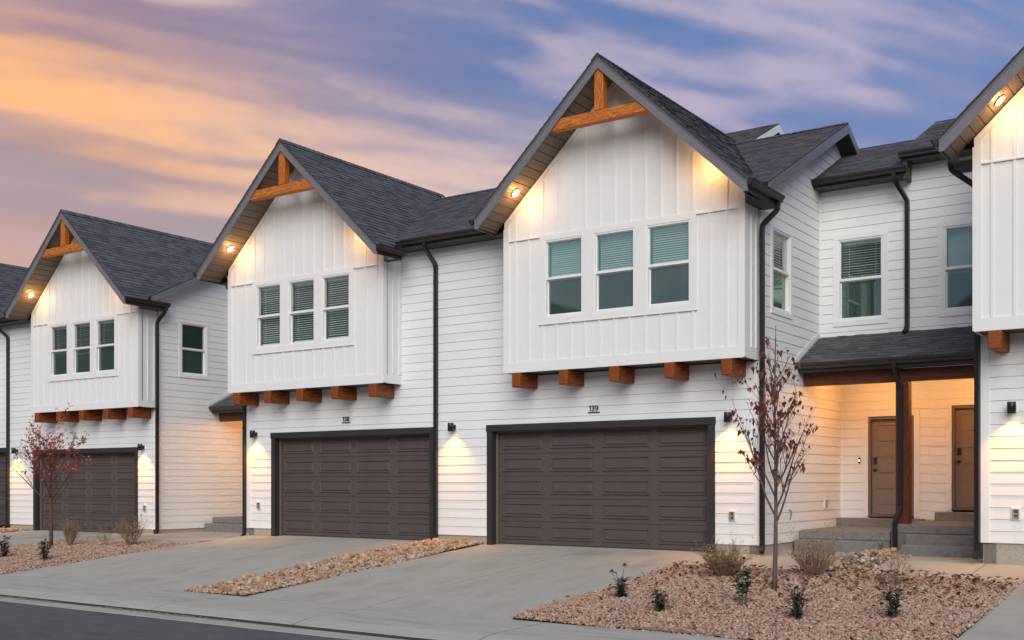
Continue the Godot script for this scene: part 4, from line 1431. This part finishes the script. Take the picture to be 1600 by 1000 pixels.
func coneflower(label: String, at: Vector3, seed_: int, height: float, flowers: Array, dense := 1.0, broad := false) -> void:
	rng.seed = seed_
	var t := thing("coneflower", label, "flower", at, "coneflower plants in the gravel")
	var sb := MB.new()
	var lv := MB.new()
	var lv2 := MB.new()
	for k in int(10 * dense):
		var a := rng.randf() * TAU
		var r := rng.randf_range(0.01, 0.075)
		var p := Vector3(cos(a), 0, sin(a)) * 0.03
		var top := p + Vector3(cos(a) * r, height * rng.randf_range(0.65, 1.05), sin(a) * r)
		sb.tube([p, p.lerp(top, 0.5) + Vector3(0.008, 0.01, 0), top], [0.006, 0.005, 0.003], 4)
		for j in 8:
			var q := p.lerp(top, rng.randf_range(0.45 if broad else 0.12, 1.0))
			var b := rng.randf() * TAU
			var d := Vector3(cos(b), rng.randf_range(0.1, 1.5), sin(b)).normalized()
			leaf_mesh(lv if rng.randf() < 0.6 else lv2, q, d, Vector3.UP + d * 0.05, rng.randf_range(0.09, 0.15) * (1.0 if not broad else 0.95), rng.randf_range(0.036, 0.060) * (1.0 if not broad else 1.7), rng.randf_range(0.25, 0.7))
	obj("stems", sb, M.stem_green, t)
	stuff(obj("foliage", lv, M.leaf_green, t))
	stuff(obj("foliage", lv2, M.leaf_dark, t))
	for fl in flowers:                                                   # x, z, y, 1 = with petals
		var top := Vector3(fl[0], fl[2], fl[1])
		obj("flower_stem", MB.new().tube([Vector3(0, 0.05, 0), Vector3(fl[0] * 0.4, fl[2] * 0.55, fl[1] * 0.4), top], [0.005, 0.004, 0.003], 5), M.stem_green, t)
		var head := obj("flower_head", MB.new().smooth(true).lathe([Vector2(0.0, -0.012), Vector2(0.018, -0.008), Vector2(0.024, 0.004), Vector2(0.018, 0.018), Vector2(0.0, 0.026)], Transform3D(Basis(), top), 10), M.seed_head, t)
		if fl[3] == 1:
			var pm := MB.new()
			for j in 11:
				var b := TAU * j / 11.0 + 0.2
				leaf_mesh(pm, top + Vector3(cos(b), 0, sin(b)) * 0.018, Vector3(cos(b), -0.35, sin(b)).normalized(), Vector3.UP, 0.045, 0.018, 0.3)
			obj("petals", pm, M.petal, head)


# ------------------------------------------------------------------ stones
func stone_mesh(k: int, flat: float) -> ArrayMesh:
	rng.seed = 500 + k
	var s := SphereMesh.new()
	s.radius = 0.5
	s.height = 1.0
	s.radial_segments = 7
	s.rings = 3
	var a := s.get_mesh_arrays()
	var v: PackedVector3Array = a[Mesh.ARRAY_VERTEX]
	var done := {}
	for i in v.size():
		var key := v[i].snapped(Vector3.ONE * 0.01)
		if not done.has(key):
			done[key] = rng.randf_range(0.74, 1.22)
		v[i] = v[i] * done[key] * Vector3(1.0, flat, 0.82)
	var st := SurfaceTool.new()
	st.begin(Mesh.PRIMITIVE_TRIANGLES)
	st.set_smooth_group(-1)
	var idx: PackedInt32Array = a[Mesh.ARRAY_INDEX]
	for i in range(0, idx.size(), 3):
		if v[idx[i]].distance_to(v[idx[i + 1]]) > 0.01 and v[idx[i + 1]].distance_to(v[idx[i + 2]]) > 0.01 and v[idx[i]].distance_to(v[idx[i + 2]]) > 0.01:
			for j in 3:
				st.set_color(Color.WHITE)
				st.add_vertex(v[idx[i + j]])
	st.generate_normals()
	return st.commit()


func scatter(parent: Node3D, called: String, mesh: Mesh, list: Array, m: Material) -> void:    # list: [Transform3D, Color]
	var mm := MultiMesh.new()
	mm.transform_format = MultiMesh.TRANSFORM_3D
	mm.use_colors = true
	mm.mesh = mesh
	mm.instance_count = list.size()
	for i in list.size():
		mm.set_instance_transform(i, list[i][0])
		mm.set_instance_color(i, list[i][1])
	var o := MultiMeshInstance3D.new()
	o.name = called
	o.multimesh = mm
	o.material_override = m
	parent.add_child(o, true)
	stuff(o)


func gravel_color() -> Color:
	var r := rng.randf()
	var v := rng.randf_range(0.80, 1.14)
	var c := Color(0.48, 0.300, 0.205)
	if r < 0.22: c = Color(0.52, 0.37, 0.275)
	elif r < 0.38: c = Color(0.36, 0.185, 0.115)
	elif r < 0.46: c = Color(0.24, 0.17, 0.145)
	elif r < 0.56: c = Color(0.56, 0.46, 0.40)
	return Color(c.r * v, c.g * v, c.b * v)


func cobble_color() -> Color:
	var r := rng.randf()
	var v := rng.randf_range(0.72, 1.15)
	var c := Color(0.50, 0.325, 0.205)
	if r < 0.25: c = Color(0.54, 0.40, 0.285)
	elif r < 0.42: c = Color(0.42, 0.235, 0.135)
	elif r < 0.50: c = Color(0.26, 0.21, 0.18)
	elif r < 0.58: c = Color(0.58, 0.52, 0.46)
	elif r < 0.70: c = Color(0.45, 0.29, 0.13)
	return Color(c.r * v, c.g * v, c.b * v)


func inside(p: Vector2, poly: Array) -> bool:
	return Geometry2D.is_point_in_polygon(p, PackedVector2Array(poly))


# gravel bed: poly in x, z; height(x, z)
func gravel_bed(called: String, poly: Array, height: Callable, count: int, size: Vector2, seed_: int, colors: Callable, mound: float, spill := 0.05) -> Node3D:
	var b := MB.new()
	var lo := Vector2(INF, INF)
	var hi := -lo
	for p in poly:
		lo = lo.min(p); hi = hi.max(p)
	var tri := Geometry2D.triangulate_polygon(PackedVector2Array(poly))
	for i in range(0, tri.size(), 3):
		var q := []
		for j in 3:
			var p: Vector2 = poly[tri[i + j]]
			q.append(Vector3(p.x, height.call(p.x, p.y) - 0.012, p.y))
		if (q[1] - q[0]).cross(q[2] - q[0]).y < 0:
			q.reverse()
		b.tri(q[0], q[1], q[2])
	var bed := struct(called, b, M.soil)
	var lists := [[], [], [], []]
	var meshes := []
	for k in 4:
		meshes.append(stone_mesh(k + seed_, 0.62))
	rng.seed = seed_
	var n := 0
	var tries := 0
	while n < count and tries < count * 6:
		tries += 1
		var p := Vector2(rng.randf_range(lo.x - spill, hi.x + spill), rng.randf_range(lo.y - spill, hi.y + spill))
		var edge := INF
		for i in poly.size():
			edge = minf(edge, Geometry2D.get_closest_point_to_segment(p, poly[i], poly[(i + 1) % poly.size()]).distance_to(p))
		if not inside(p, poly):
			if edge > spill * rng.randf():
				continue
			edge = 0.0
		var s := size.x + (size.y - size.x) * pow(rng.randf(), 2.0)
		var y: float = height.call(p.x, p.y) + mound * minf(1.0, edge / 0.35) * rng.randf_range(0.55, 1.0) + s * 0.12
		var t := Transform3D(Basis.from_euler(Vector3(rng.randf_range(-0.7, 0.7), rng.randf() * TAU, rng.randf_range(-0.7, 0.7))).scaled(Vector3.ONE * s), Vector3(p.x, y, p.y))
		lists[n % 4].append([t, colors.call()])
		n += 1
	for k in 4:
		scatter(bed, "gravel", meshes[k], lists[k], M.stone)
	return bed


# cobbles: the largest are stones of their own, the rest is fill
func cobble_bed(called: String, poly: Array, height: Callable, singles: int, fill: int, seed_: int, size: Vector2, mound: float) -> void:
	var bed := gravel_bed(called, poly, height, fill, Vector2(size.x * 0.6, size.x * 1.15), seed_, cobble_color, mound * 0.6, 0.07)
	var lo := Vector2(INF, INF)
	var hi := -lo
	for p in poly:
		lo = lo.min(p); hi = hi.max(p)
	var meshes := []
	for k in 6:
		meshes.append(stone_mesh(k + 40, 0.66))
	var mats := []
	rng.seed = seed_ + 7
	for k in 9:
		var m: StandardMaterial3D = M.stone.duplicate()
		var c := cobble_color()
		m.albedo_color = c.linear_to_srgb()
		mats.append(m)
	var n := 0
	var tries := 0
	while n < singles and tries < singles * 10:
		tries += 1
		var p := Vector2(rng.randf_range(lo.x, hi.x), rng.randf_range(lo.y, hi.y))
		if not inside(p, poly):
			continue
		var edge := INF
		for i in poly.size():
			edge = minf(edge, Geometry2D.get_closest_point_to_segment(p, poly[i], poly[(i + 1) % poly.size()]).distance_to(p))
		var s := lerpf(size.x, size.y, pow(rng.randf(), 1.6))
		var o := MeshInstance3D.new()
		o.name = "stone"
		o.mesh = meshes[rng.randi() % 6]
		o.material_override = mats[rng.randi() % 9]
		bed.add_child(o, true)
		o.transform = Transform3D(Basis.from_euler(Vector3(rng.randf_range(-0.6, 0.6), rng.randf() * TAU, rng.randf_range(-0.6, 0.6))).scaled(Vector3(s, s, s * 0.9)),
			Vector3(p.x, height.call(p.x, p.y) + mound * minf(1.0, edge / 0.4) * rng.randf_range(0.6, 1.1) + s * 0.2, p.y))
		n += 1


# ------------------------------------------------------------------ ground
func sheet(poly: Array, height: Callable, thick := 0.10) -> MB:      # slab with its own edges; poly convex, in x, z
	var b := MB.new()
	var k := poly.size()
	var top := []
	for p in poly:
		top.append(Vector3(p.x, height.call(p.x, p.y), p.y))
	var area := 0.0
	for i in k:
		area += poly[i].x * poly[(i + 1) % k].y - poly[(i + 1) % k].x * poly[i].y
	if area > 0:
		top.reverse()
	for i in range(1, k - 1):
		b.tri(top[0], top[i], top[i + 1])
	var dn := Vector3(0, -thick, 0)
	for i in k:
		var a: Vector3 = top[i]
		var c: Vector3 = top[(i + 1) % k]
		b.quad(a + dn, c + dn, c, a)
	return b


func slabs(called: String, x0: float, x1: float, zs: Array, xs: Array, height: Callable) -> void:     # driveway of slabs with joints between
	var d := struct(called, sheet([Vector2(x0 + 0.01, zs[0] + 0.01), Vector2(x1 - 0.01, zs[0] + 0.01), Vector2(x1 - 0.01, zs[-1] - 0.01), Vector2(x0 + 0.01, zs[-1] - 0.01)], func(x, z): return height.call(x, z) - 0.020, 0.2), M.joint)
	for i in zs.size() - 1:
		for j in xs.size() - 1:
			var g := 0.008
			obj("slab", sheet([Vector2(xs[j] + g, zs[i] + g), Vector2(xs[j + 1] - g, zs[i] + g), Vector2(xs[j + 1] - g, zs[i + 1] - g), Vector2(xs[j] + g, zs[i + 1] - g)], height, 0.10), M.concrete, d)


const Z1 := 6.47
const Y1 := -0.547
func make_ground() -> void:
	var far := MB.new()
	far.quad(Vector3(-600, -0.85, 600), Vector3(600, -0.85, 600), Vector3(600, -0.85, -600), Vector3(-600, -0.85, -600))
	struct("ground", far, M.ground)
	var X0 := -75.0
	var X1 := 25.0
	# street, gutter pan, rolled kerb, pavement
	struct("street", MB.new().box(Vector3(X0, -0.9, 8.62), Vector3(X1, -0.652, 20.5)), M.asphalt)
	var prof := [Vector2(Z1 + 0.026, Y1 - 0.006), Vector2(7.70, -0.570), Vector2(7.80, -0.577), Vector2(8.07, -0.630), Vector2(8.086, -0.644), Vector2(8.088, -0.70), Vector2(8.128, -0.672), Vector2(8.62, -0.642), Vector2(8.622, -0.655)]
	var joints := []
	var x := X0
	var names := ["pavement", "kerb", "gutter_pan"]
	var cuts := [[0, 1], [1, 5], [6, 8]]
	for part in 3:
		var root: MeshInstance3D
		var base := MB.new().box(Vector3(X0, -0.9, [Z1 - 0.02, 7.73, 8.14][part]), Vector3(X1, [-0.605, -0.72, -0.69][part], [7.70, 8.08, 8.61][part]))
		root = struct(names[part], base, M.joint)
		x = X0
		while x < X1 - 0.1:
			var b := MB.new()
			var xa := x + 0.006
			var xb := x + 3.05 - 0.006
			for i in range(cuts[part][0], cuts[part][1]):
				var p: Vector2 = prof[i]
				var q: Vector2 = prof[i + 1]
				b.quad(Vector3(xa, q.y, q.x), Vector3(xb, q.y, q.x), Vector3(xb, p.y, p.x), Vector3(xa, p.y, p.x))
			var pa: Vector2 = prof[cuts[part][0]]
			b.quad(Vector3(xb, pa.y, pa.x), Vector3(xa, pa.y, pa.x), Vector3(xa, -0.8, pa.x), Vector3(xb, -0.8, pa.x))
			if true:
				obj("slab", b, M.kerb_concrete, root)
			x += 3.05
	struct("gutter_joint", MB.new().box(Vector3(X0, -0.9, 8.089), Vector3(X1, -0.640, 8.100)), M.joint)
	# silt in the seam at the foot of the kerb
	rng.seed = 31
	var silt := []
	var sm := stone_mesh(91, 0.35)
	for i in 900:
		var s := rng.randf_range(0.015, 0.05)
		var px := rng.randf_range(-30, -5)
		if sin(px * 1.3) + sin(px * 0.37 + 1.0) < 0.2:
			continue
		silt.append([Transform3D(Basis.from_euler(Vector3(0, rng.randf() * TAU, 0)).scaled(Vector3(s * 1.6, s * 0.5, s)), Vector3(px, -0.655, 8.14 + absf(rng.randfn(0.0, 0.06)))), Color(0.34, 0.25, 0.20)])
	var seam := Node3D.new()
	seam.name = "silt"
	add_child(seam)
	seam.set_meta("kind", "structure")
	scatter(seam, "grit", sm, silt, M.stone)

	var fy := func(_x, z): return -SLOPE * maxf(z, 0.0)
	var lo137 := func(_x, z): return -0.20 + (Y1 + 0.20) * clampf((z + 1.0) / (Z1 + 1.0), 0.0, 1.0)
	# driveways, from the left
	slabs("driveway", -31.75, -26.45, [-1.2, 1.4, 3.9, Z1], [-31.75, -29.1, -26.45], lo137)
	slabs("driveway", -20.86, -15.18, [-0.2, 2.1, 4.3, Z1], [-20.86, -18.0, -15.18], fy)
	slabs("driveway", -13.70, -8.45, [-0.2, 1.50, 3.95, Z1], [-13.70, -11.05, -8.45], fy)
	slabs("driveway", -2.95, 2.4, [-0.2, 1.66, 4.0, Z1], [-2.95, -0.3, 2.4], fy)
	# walks to the porches
	var wy := func(_x, z): return -SLOPE * maxf(z, 0.0) - 0.02 * clampf(-z / 2.0, 0.0, 1.0)
	slabs("path", -8.444, -6.15, [-4.4, 0.0, 1.50], [-8.444, -7.45, -6.15], wy)
	slabs("path", -5.28, -2.956, [-4.4, 0.0, 1.62], [-5.28, -3.75, -2.956], wy)
	var w7 := func(_x, z): return lerpf(-0.12, -0.09, clampf(z / 1.6, 0.0, 1.0)) + (-0.03 * (_x + 20.9) / -5.0)
	slabs("path", -26.444, -20.87, [-5.4, -1.0, 1.55], [-26.444, -25.2, -23.0, -20.87], w7)
	# soil under everything between
	var g := MB.new()
	g.quad(Vector3(-45, -0.62, Z1 + 0.02), Vector3(6, -0.62, Z1 + 0.02), Vector3(6, -0.20, -0.5), Vector3(-45, -0.42, -0.5))
	g.quad(Vector3(-45, -0.42, -0.5), Vector3(6, -0.20, -0.5), Vector3(6, -0.20, -12), Vector3(-45, -0.42, -12))
	struct("terrain", g, M.soil)
	# beds
	var bed_y := func(_x, z): return -SLOPE * z + 0.012 + 0.02 * sin(_x * 1.3 + z)
	gravel_bed("gravel_bed", [Vector2(-8.44, 1.53), Vector2(-5.95, 1.53), Vector2(-5.3, 1.64), Vector2(-2.955, 1.68), Vector2(-2.955, Z1 + 0.025), Vector2(-8.44, Z1 + 0.025)], bed_y, 30000, Vector2(0.026, 0.056), 11, gravel_color, 0.035)
	var b7 := func(_x, z): return lerpf(lerpf(-0.215, -0.10, clampf((_x + 26.4) / 5.5, 0.0, 1.0)), Y1, clampf((z - 0.8) / (Z1 - 0.8), 0.0, 1.0)) + 0.03 * sin((_x + 26.4) / 5.5 * PI)
	gravel_bed("gravel_bed", [Vector2(-26.44, 1.57), Vector2(-21.2, 1.57), Vector2(-20.88, 1.3), Vector2(-20.88, Z1), Vector2(-26.44, Z1)], b7, 17000, Vector2(0.030, 0.060), 12, gravel_color, 0.03)
	gravel_bed("gravel_bed", [Vector2(-38, -1.0), Vector2(-33.2, -1.0), Vector2(-33.2, Z1), Vector2(-38, Z1)], lo137, 2500, Vector2(0.06, 0.12), 13, gravel_color, 0.03)
	cobble_bed("cobble_strip", [Vector2(-15.19, 0.03), Vector2(-13.69, 0.03), Vector2(-13.69, 6.495), Vector2(-15.19, 6.495)], bed_y, 300, 5200, 21, Vector2(0.075, 0.150), 0.065)
	cobble_bed("cobble_strip", [Vector2(-33.15, -0.98), Vector2(-31.77, -0.98), Vector2(-31.77, 6.40), Vector2(-33.15, 6.40)], lo137, 60, 900, 22, Vector2(0.085, 0.19), 0.10)
	cobble_bed("cobble_strip", [Vector2(-6.13, -1.85), Vector2(-5.30, -1.85), Vector2(-5.30, 1.55), Vector2(-6.13, 1.50)], func(_x, z): return -SLOPE * maxf(z, 0.0) - 0.01, 110, 380, 23, Vector2(0.07, 0.16), 0.07)
	# leaves blown into the bed
	rng.seed = 91
	var fl := []
	var lm := MB.new()
	lm.col(Color.WHITE)
	leaf_mesh(lm, Vector3(0, 0, -0.5), Vector3(0, 0, 1), Vector3.UP, 1.0, 0.62, -0.25)
	var lmesh := lm.mesh()
	for i in 900:
		var px := rng.randf_range(-8.42, -3.0)
		var pz := 1.56 + absf(rng.randfn(0.0, 1.0 if px > -6.8 else 0.7)) * (1.0 if i % 3 else 2.6)
		if pz > Z1 - 0.1:
			continue
		var s := rng.randf_range(0.05, 0.105)
		var v := rng.randf_range(0.6, 1.5)
		fl.append([Transform3D(Basis.from_euler(Vector3(rng.randf_range(-0.5, 0.5), rng.randf() * TAU, rng.randf_range(-0.6, 0.6))).scaled(Vector3.ONE * s), Vector3(px, bed_y.call(px, pz) + 0.062, pz)), Color(0.17 * v, 0.058 * v, 0.026 * v)])
	var ln := Node3D.new()
	ln.name = "fallen_leaves"
	add_child(ln)
	tag(ln, "brown fallen leaves scattered over the gravel bed by the maroon tree", "leaves")
	ln.set_meta("kind", "stuff")
	scatter(ln, "leaves", lmesh, fl, M.stone)
	var vc := obj("valve_cover", MB.new().cbox(Vector3(-0.13, -0.03, -0.09), Vector3(0.13, 0.035, 0.09), 0.015), M.valve_green)
	vc.position = Vector3(-5.75, -0.10, 1.80)
	tag(vc, "small green irrigation valve cover in the gravel by the cobble strip", "cover")
	# hills across the valley, behind the camera: one sees them in the window panes
	var hn := FastNoiseLite.new()
	hn.seed = 4
	hn.frequency = 0.004
	hn.fractal_octaves = 5
	var hb := MB.new().smooth(true)
	var rows := 10
	var colsn := 90
	var hp := func(i: int, j: int) -> Vector3:
		var a := lerpf(-PI * 0.75, PI * 0.75, i / float(colsn))            # 0 = straight out to the street
		var r := 260.0 + 60.0 * j
		var px := sin(a) * r
		var pz := cos(a) * r
		var hgt := (0.55 + 0.9 * hn.get_noise_2d(px, pz)) * 125.0 * sin(minf(j / float(rows) * PI, PI)) * smoothstep(2.35, 1.5, absf(a))
		return Vector3(px, maxf(hgt, 0.0) - 1.0, pz)
	for i in colsn:
		for j in rows:
			hb.quad(hp.call(i, j + 1), hp.call(i + 1, j + 1), hp.call(i + 1, j), hp.call(i, j))
	struct("hills", hb, M.hill)


# ------------------------------------------------------------------ the scene
func _ready() -> void:
	rng.seed = 4242
	var cam := Camera3D.new()
	cam.name = "camera"
	cam.position = Vector3(0, 1.30, 18.70)
	cam.rotation = Vector3(0, atan2(1190.0, 1721.0), 0)
	cam.projection = Camera3D.PROJECTION_FRUSTUM
	cam.near = 0.1
	cam.far = 2500.0
	cam.size = 0.1 * 1000.0 / 1721.0
	cam.frustum_offset = Vector2(0.0, 0.1 * 253.0 / 1721.0)
	add_child(cam)
	cam.current = true

	var env := Environment.new()
	env.background_mode = Environment.BG_SKY
	var sky := Sky.new()
	var pano := PanoramaSkyMaterial.new()
	pano.panorama = make_sky()
	sky.sky_material = pano
	env.sky = sky
	env.background_energy_multiplier = 0.545
	env.tonemap_mode = Environment.TONE_MAPPER_LINEAR
	env.tonemap_exposure = 1.82
	env.sdfgi_enabled = true
	env.ssao_enabled = true
	env.ssil_enabled = true
	var we := WorldEnvironment.new()
	we.name = "world_environment"
	we.environment = env
	add_child(we)

	var sun := DirectionalLight3D.new()
	sun.name = "evening_light"
	sun.light_energy = 0.50
	sun.light_color = Color(1.0, 0.995, 0.95)
	sun.light_angular_distance = 48.0
	sun.shadow_enabled = true
	sun.sky_mode = DirectionalLight3D.SKY_MODE_LIGHT_ONLY
	add_child(sun)
	sun.rotation = Vector3(deg_to_rad(-31.0), deg_to_rad(30.0), 0)

	make_materials()
	make_ground()

	# the houses
	rng.seed = 1
	house_a("white townhouse with the large central gable, numbered 139 over its garage", Vector3.ZERO, 0.0)
	house_b("white townhouse numbered 138 whose gable rises left of the shared valley and downspout", Vector3.ZERO, 2.98, [[0.97, 0.42], [0.97, 0.36], [0.97, 0.40]])
	house_a("white townhouse numbered 137 behind the small orange-leaved tree", Vector3(-18.12, -0.10, -1.0), -0.10)
	house_b("white townhouse cut by the right edge of the photo, beside the taller porch steps", Vector3(17.05, 0.17, 0), 1.94, [[0.5, 0.9], [0.5, 0.9], [0.5, 0.9]])
	house_b("white townhouse at the far left, with only a roof slope and garage edge showing", Vector3(-18.12, -0.10, -1.0), 2.0, [[0.5, 0.3], [0.5, 0.3], [0.5, 0.3]])
	var back := thing("townhouse", "upper roof end with white gable that peeks over the ridge of house 139", "house", Vector3(-9.85, 0, -6.9))
	var Lb := sqrt(1.25)
	slope(back, Vector3(-7, 9.97 - 1.5, 3.0), Vector3(1, 0, 0), Vector3(0, 0.5, -1) / Lb, [Vector2(0, 0), Vector2(7, 0), Vector2(7, 3.0 * Lb), Vector2(0, 3.0 * Lb)])
	slope(back, Vector3(0, 9.97 - 1.5, -3.0), Vector3(-1, 0, 0), Vector3(0, 0.5, 1) / Lb, [Vector2(0, 0), Vector2(7, 0), Vector2(7, 3.0 * Lb), Vector2(0, 3.0 * Lb)])
	obj("wall", MB.new().prism([Vector2(-3.0, -3.0), Vector2(3.0, -3.0), Vector2(3.0, 0.0), Vector2(0.0, 1.5), Vector2(-3.0, 0.0)], Transform3D(Basis(Vector3(0, 0, -1), Vector3.UP, Vector3(1, 0, 0)), Vector3(-0.32, 8.35, 0)), 0.1), M.white_panel, back)
	var rb := MB.new()
	for s in [-1.0, 1.0]:
		var p := [Vector3(-0.01, 9.95, 0), Vector3(-0.01, 9.95 - 1.5, s * 3.0), Vector3(-0.01, 9.77 - 1.5, s * 3.0), Vector3(-0.01, 9.77, 0)]
		var q := []
		for v in p:
			q.append(v + Vector3(0.025, 0, 0))
		if s > 0: rb.hexa([p[3], p[2], p[1], p[0], q[3], q[2], q[1], q[0]])
		else: rb.hexa([p[0], p[1], p[2], p[3], q[0], q[1], q[2], q[3]])
	obj("rake_board", rb, M.white_trim, back)

	# the house across the street, behind the camera, mirrored in the window panes
	var opp := thing("townhouse", "dark gabled house across the street, seen only mirrored in the window panes", "house", Vector3(-34.0, -0.6, 36.0))
	obj("wall", MB.new().prism([Vector2(-7, 0), Vector2(7, 0), Vector2(7, 8.4), Vector2(0, 12.0), Vector2(-7, 8.4)], Transform3D(), 11.0), M.opposite_wall, opp)
	var lo := sqrt(1.0 + 0.514 * 0.514)
	slope(opp, Vector3(7.5, 12.15 - 0.514 * 7.5, 11.5), Vector3(0, 0, -1), Vector3(-1, 0.514, 0) / lo, [Vector2(0, 0), Vector2(12, 0), Vector2(12, 7.5 * lo), Vector2(0, 7.5 * lo)])
	slope(opp, Vector3(-7.5, 12.15 - 0.514 * 7.5, -0.5), Vector3(0, 0, 1), Vector3(1, 0.514, 0) / lo, [Vector2(0, 0), Vector2(12, 0), Vector2(12, 7.5 * lo), Vector2(0, 7.5 * lo)])
	for x in [-4.0, 0.0, 4.0]:
		obj("window", MB.new().box(Vector3(x - 0.6, 5.2, -0.04), Vector3(x + 0.6, 6.8, -0.001)), M.interior, opp)

	porch("dark shingled porch roof on a cedar beam and post between 139 and its right neighbour", -7.55, -3.83, -5.64, Vector3.ZERO)
	porch("small porch roof glimpsed between house 137 and house 138", -25.67, -20.88, -23.76, Vector3(0, -0.08, -1.0))
	porch_lights("ceiling light of the right porch above its left door", Vector3(-6.55, 3.379, -3.35), 0.42)
	porch_lights("ceiling light of the right porch above its right door", Vector3(-4.75, 3.379, -3.35), 0.42)
	porch_lights("ceiling light of the porch between houses 137 and 138", Vector3(-23.6, 3.299, -4.2), 1.1)
	steps("low concrete landing with one step in front of the left entry door", -7.52, -5.80, Vector3.ZERO, 0.375, 1, -1.9, [-7.515, -5.93, [-7.515, -5.80]])
	steps("taller concrete landing with two steps in front of the right entry door", -5.795, -3.84, Vector3.ZERO, 0.525, 2, -1.9, [-5.45, -3.845, [-5.55, -3.845]])
	steps("concrete landing and step at the porch between houses 137 and 138", -25.64, -22.9, Vector3(0, 0, 0), 0.27, 1, -2.9, [-25.64, -23.1, [-25.64, -22.9]], -0.2)

	# fittings
	wall_lamp("lit black wall lamp between the garages of 138 and 139", Vector3(-14.41, 2.468, 0))
	wall_lamp("lit black wall lamp right of garage 139, beside the maroon tree", Vector3(-8.10, 2.468, 0))
	wall_lamp("lit black wall lamp on the house at the right edge", Vector3(-3.36, 2.458, 0))
	wall_lamp("lit black wall lamp left of garage 138", Vector3(-20.54, 2.466, 0))
	wall_lamp("lit black wall lamp right of garage 137", Vector3(-26.25, 2.28, -1.0))
	wall_lamp("lit black wall lamp left of garage 137, behind the orange tree", Vector3(-32.54, 2.28, -1.0))
	var mm := 0.935
	for q in [[-10.145, 9.10, 0.0, 0.0, "139"], [-18.385, 9.0, 0.0, 0.0, "138"], [-28.265, 9.0, -1.0, 0.0, "137"], [-1.335, 9.17, 0.0, 1.0, ""]]:
		for s in [-1.0, 1.0]:
			if q[3] == 1.0 and s > 0:
				continue
			var where: String = {"139": "largest gable, over the widest garage", "138": "middle gable, left of the shared valley", "137": "gable behind the orange tree", "": "gable cut by the photo's right edge"}[q[4]]
			var side := "round light" if s < 0 else "half-hidden light"
			soffit_light("%s under the %s eave of the %s" % [side, "left" if s < 0 else "right", where], Vector3(q[0] + s * 2.05, q[1] - 0.228 - mm * 2.05, q[2] + 0.95), s, mm)
	house_number("139", "black house numerals 139 over the widest garage door, below the largest gable", Vector3(-10.96, 2.74, 0))
	house_number("138", "black house numerals 138 over the middle garage door, left of the gravel-edged driveway", Vector3(-17.55, 2.74, 0))
	house_number("137", "small black house numerals 137 over the garage door behind the orange tree", Vector3(-29.07, 2.56, -1.0))
	outlet("outdoor outlet near the foot of the wall between the widest garage and maroon tree", Vector3(-8.065, 0.685, 0))
	outlet("outdoor outlet under the lamp of the house at the right edge", Vector3(-3.318, 0.80, 0))
	outlet("small outdoor outlet low on the narrow wall left of the middle garage", Vector3(-20.45, 0.72, 0))
	outlet("small outdoor outlet right of the garage behind the orange tree", Vector3(-26.19, 0.56, -1.0))
	outlet("outdoor outlet on the side wall beside the porch steps", Vector3(-7.55, 0.855, -3.44), PI / 2)
	var bell := thing("doorbell", "small black doorbell with a glowing button left of the entry door", "doorbell", Vector3(-7.14, 1.75, -4.45))
	obj("case", MB.new().cbox(Vector3(-0.022, -0.06, 0.012), Vector3(0.022, 0.06, 0.045), 0.006), M.black_metal, bell)
	obj("button_light", MB.new().lathe([Vector2(0.014, 0.0), Vector2(0.012, 0.004), Vector2(0.0, 0.005)], Transform3D(Basis(Vector3.RIGHT, PI / 2), Vector3(0, 0.0, 0.046)), 12), M.lamp_glow, bell)

	# planting
	tree_pear()
	tree_maple()
	shrub("dry twiggy shrub at the corner of the gravel bed by garage 139", Vector3(-7.12, -0.20, 2.55), 0.60, 0.9, 60, 301, 0.8)
	shrub("dry twiggy shrub between the maroon tree and the porch steps", Vector3(-5.78, -0.16, 2.20), 0.80, 0.95, 48, 302, 0.5)
	shrub("thin dry shrub with few stems near the right-hand walk", Vector3(-4.45, -0.20, 2.60), 0.66, 0.5, 8, 303, 0.6)
	shrub("round straw-coloured shrub just right of the orange tree", Vector3(-24.05, -0.23, 2.80), 0.62, 0.42, 30, 304, 0.6)
	shrub("larger straw-coloured shrub in front of the downspout of house 137", Vector3(-22.25, -0.19, 2.40), 0.70, 0.75, 30, 305, 0.7)
	shrub("sparse low shrub left of the larger straw-coloured one", Vector3(-23.0, -0.21, 2.55), 0.6, 0.55, 6, 306, 0.8)
	coneflower("coneflower with two dark blooms at the left edge of the near gravel bed", Vector3(-7.70, -0.40, 4.85), 401, 0.36, [[-0.13, 0.0, 0.42, 1], [0.09, 0.02, 0.52, 1]])
	coneflower("low green plant without flowers in the near gravel bed", Vector3(-6.74, -0.455, 5.50), 402, 0.30, [])
	coneflower("broad-leaved plant on a single stem with one dark seed head", Vector3(-5.89, -0.39, 4.72), 403, 0.54, [[0.02, 0.0, 0.66, 0]], 0.7, true)
	coneflower("coneflower with a purple bloom right of the maroon tree trunk", Vector3(-4.92, -0.44, 5.27), 404, 0.42, [[0.10, 0.0, 0.50, 1], [-0.13, 0.0, 0.50, 0], [0.16, 0.02, 0.60, 1]], 1.2)
	coneflower("coneflower with tall dark seed heads near the right driveway", Vector3(-3.86, -0.40, 4.86), 405, 0.42, [[-0.14, 0, 0.45, 0], [-0.06, 0, 0.58, 0], [0.17, 0, 0.50, 0]], 1.2)
	coneflower("coneflower with purple blooms under the orange tree", Vector3(-21.85, -0.40, 4.86), 406, 0.42, [[-0.10, 0, 0.40, 1], [0.03, 0, 0.46, 1]], 1.4)
	coneflower("coneflower with purple blooms cut by the left edge of the photo", Vector3(-23.32, -0.41, 4.92), 407, 0.44, [[0.02, 0, 0.50, 1], [0.14, 0, 0.46, 1]], 1.4)
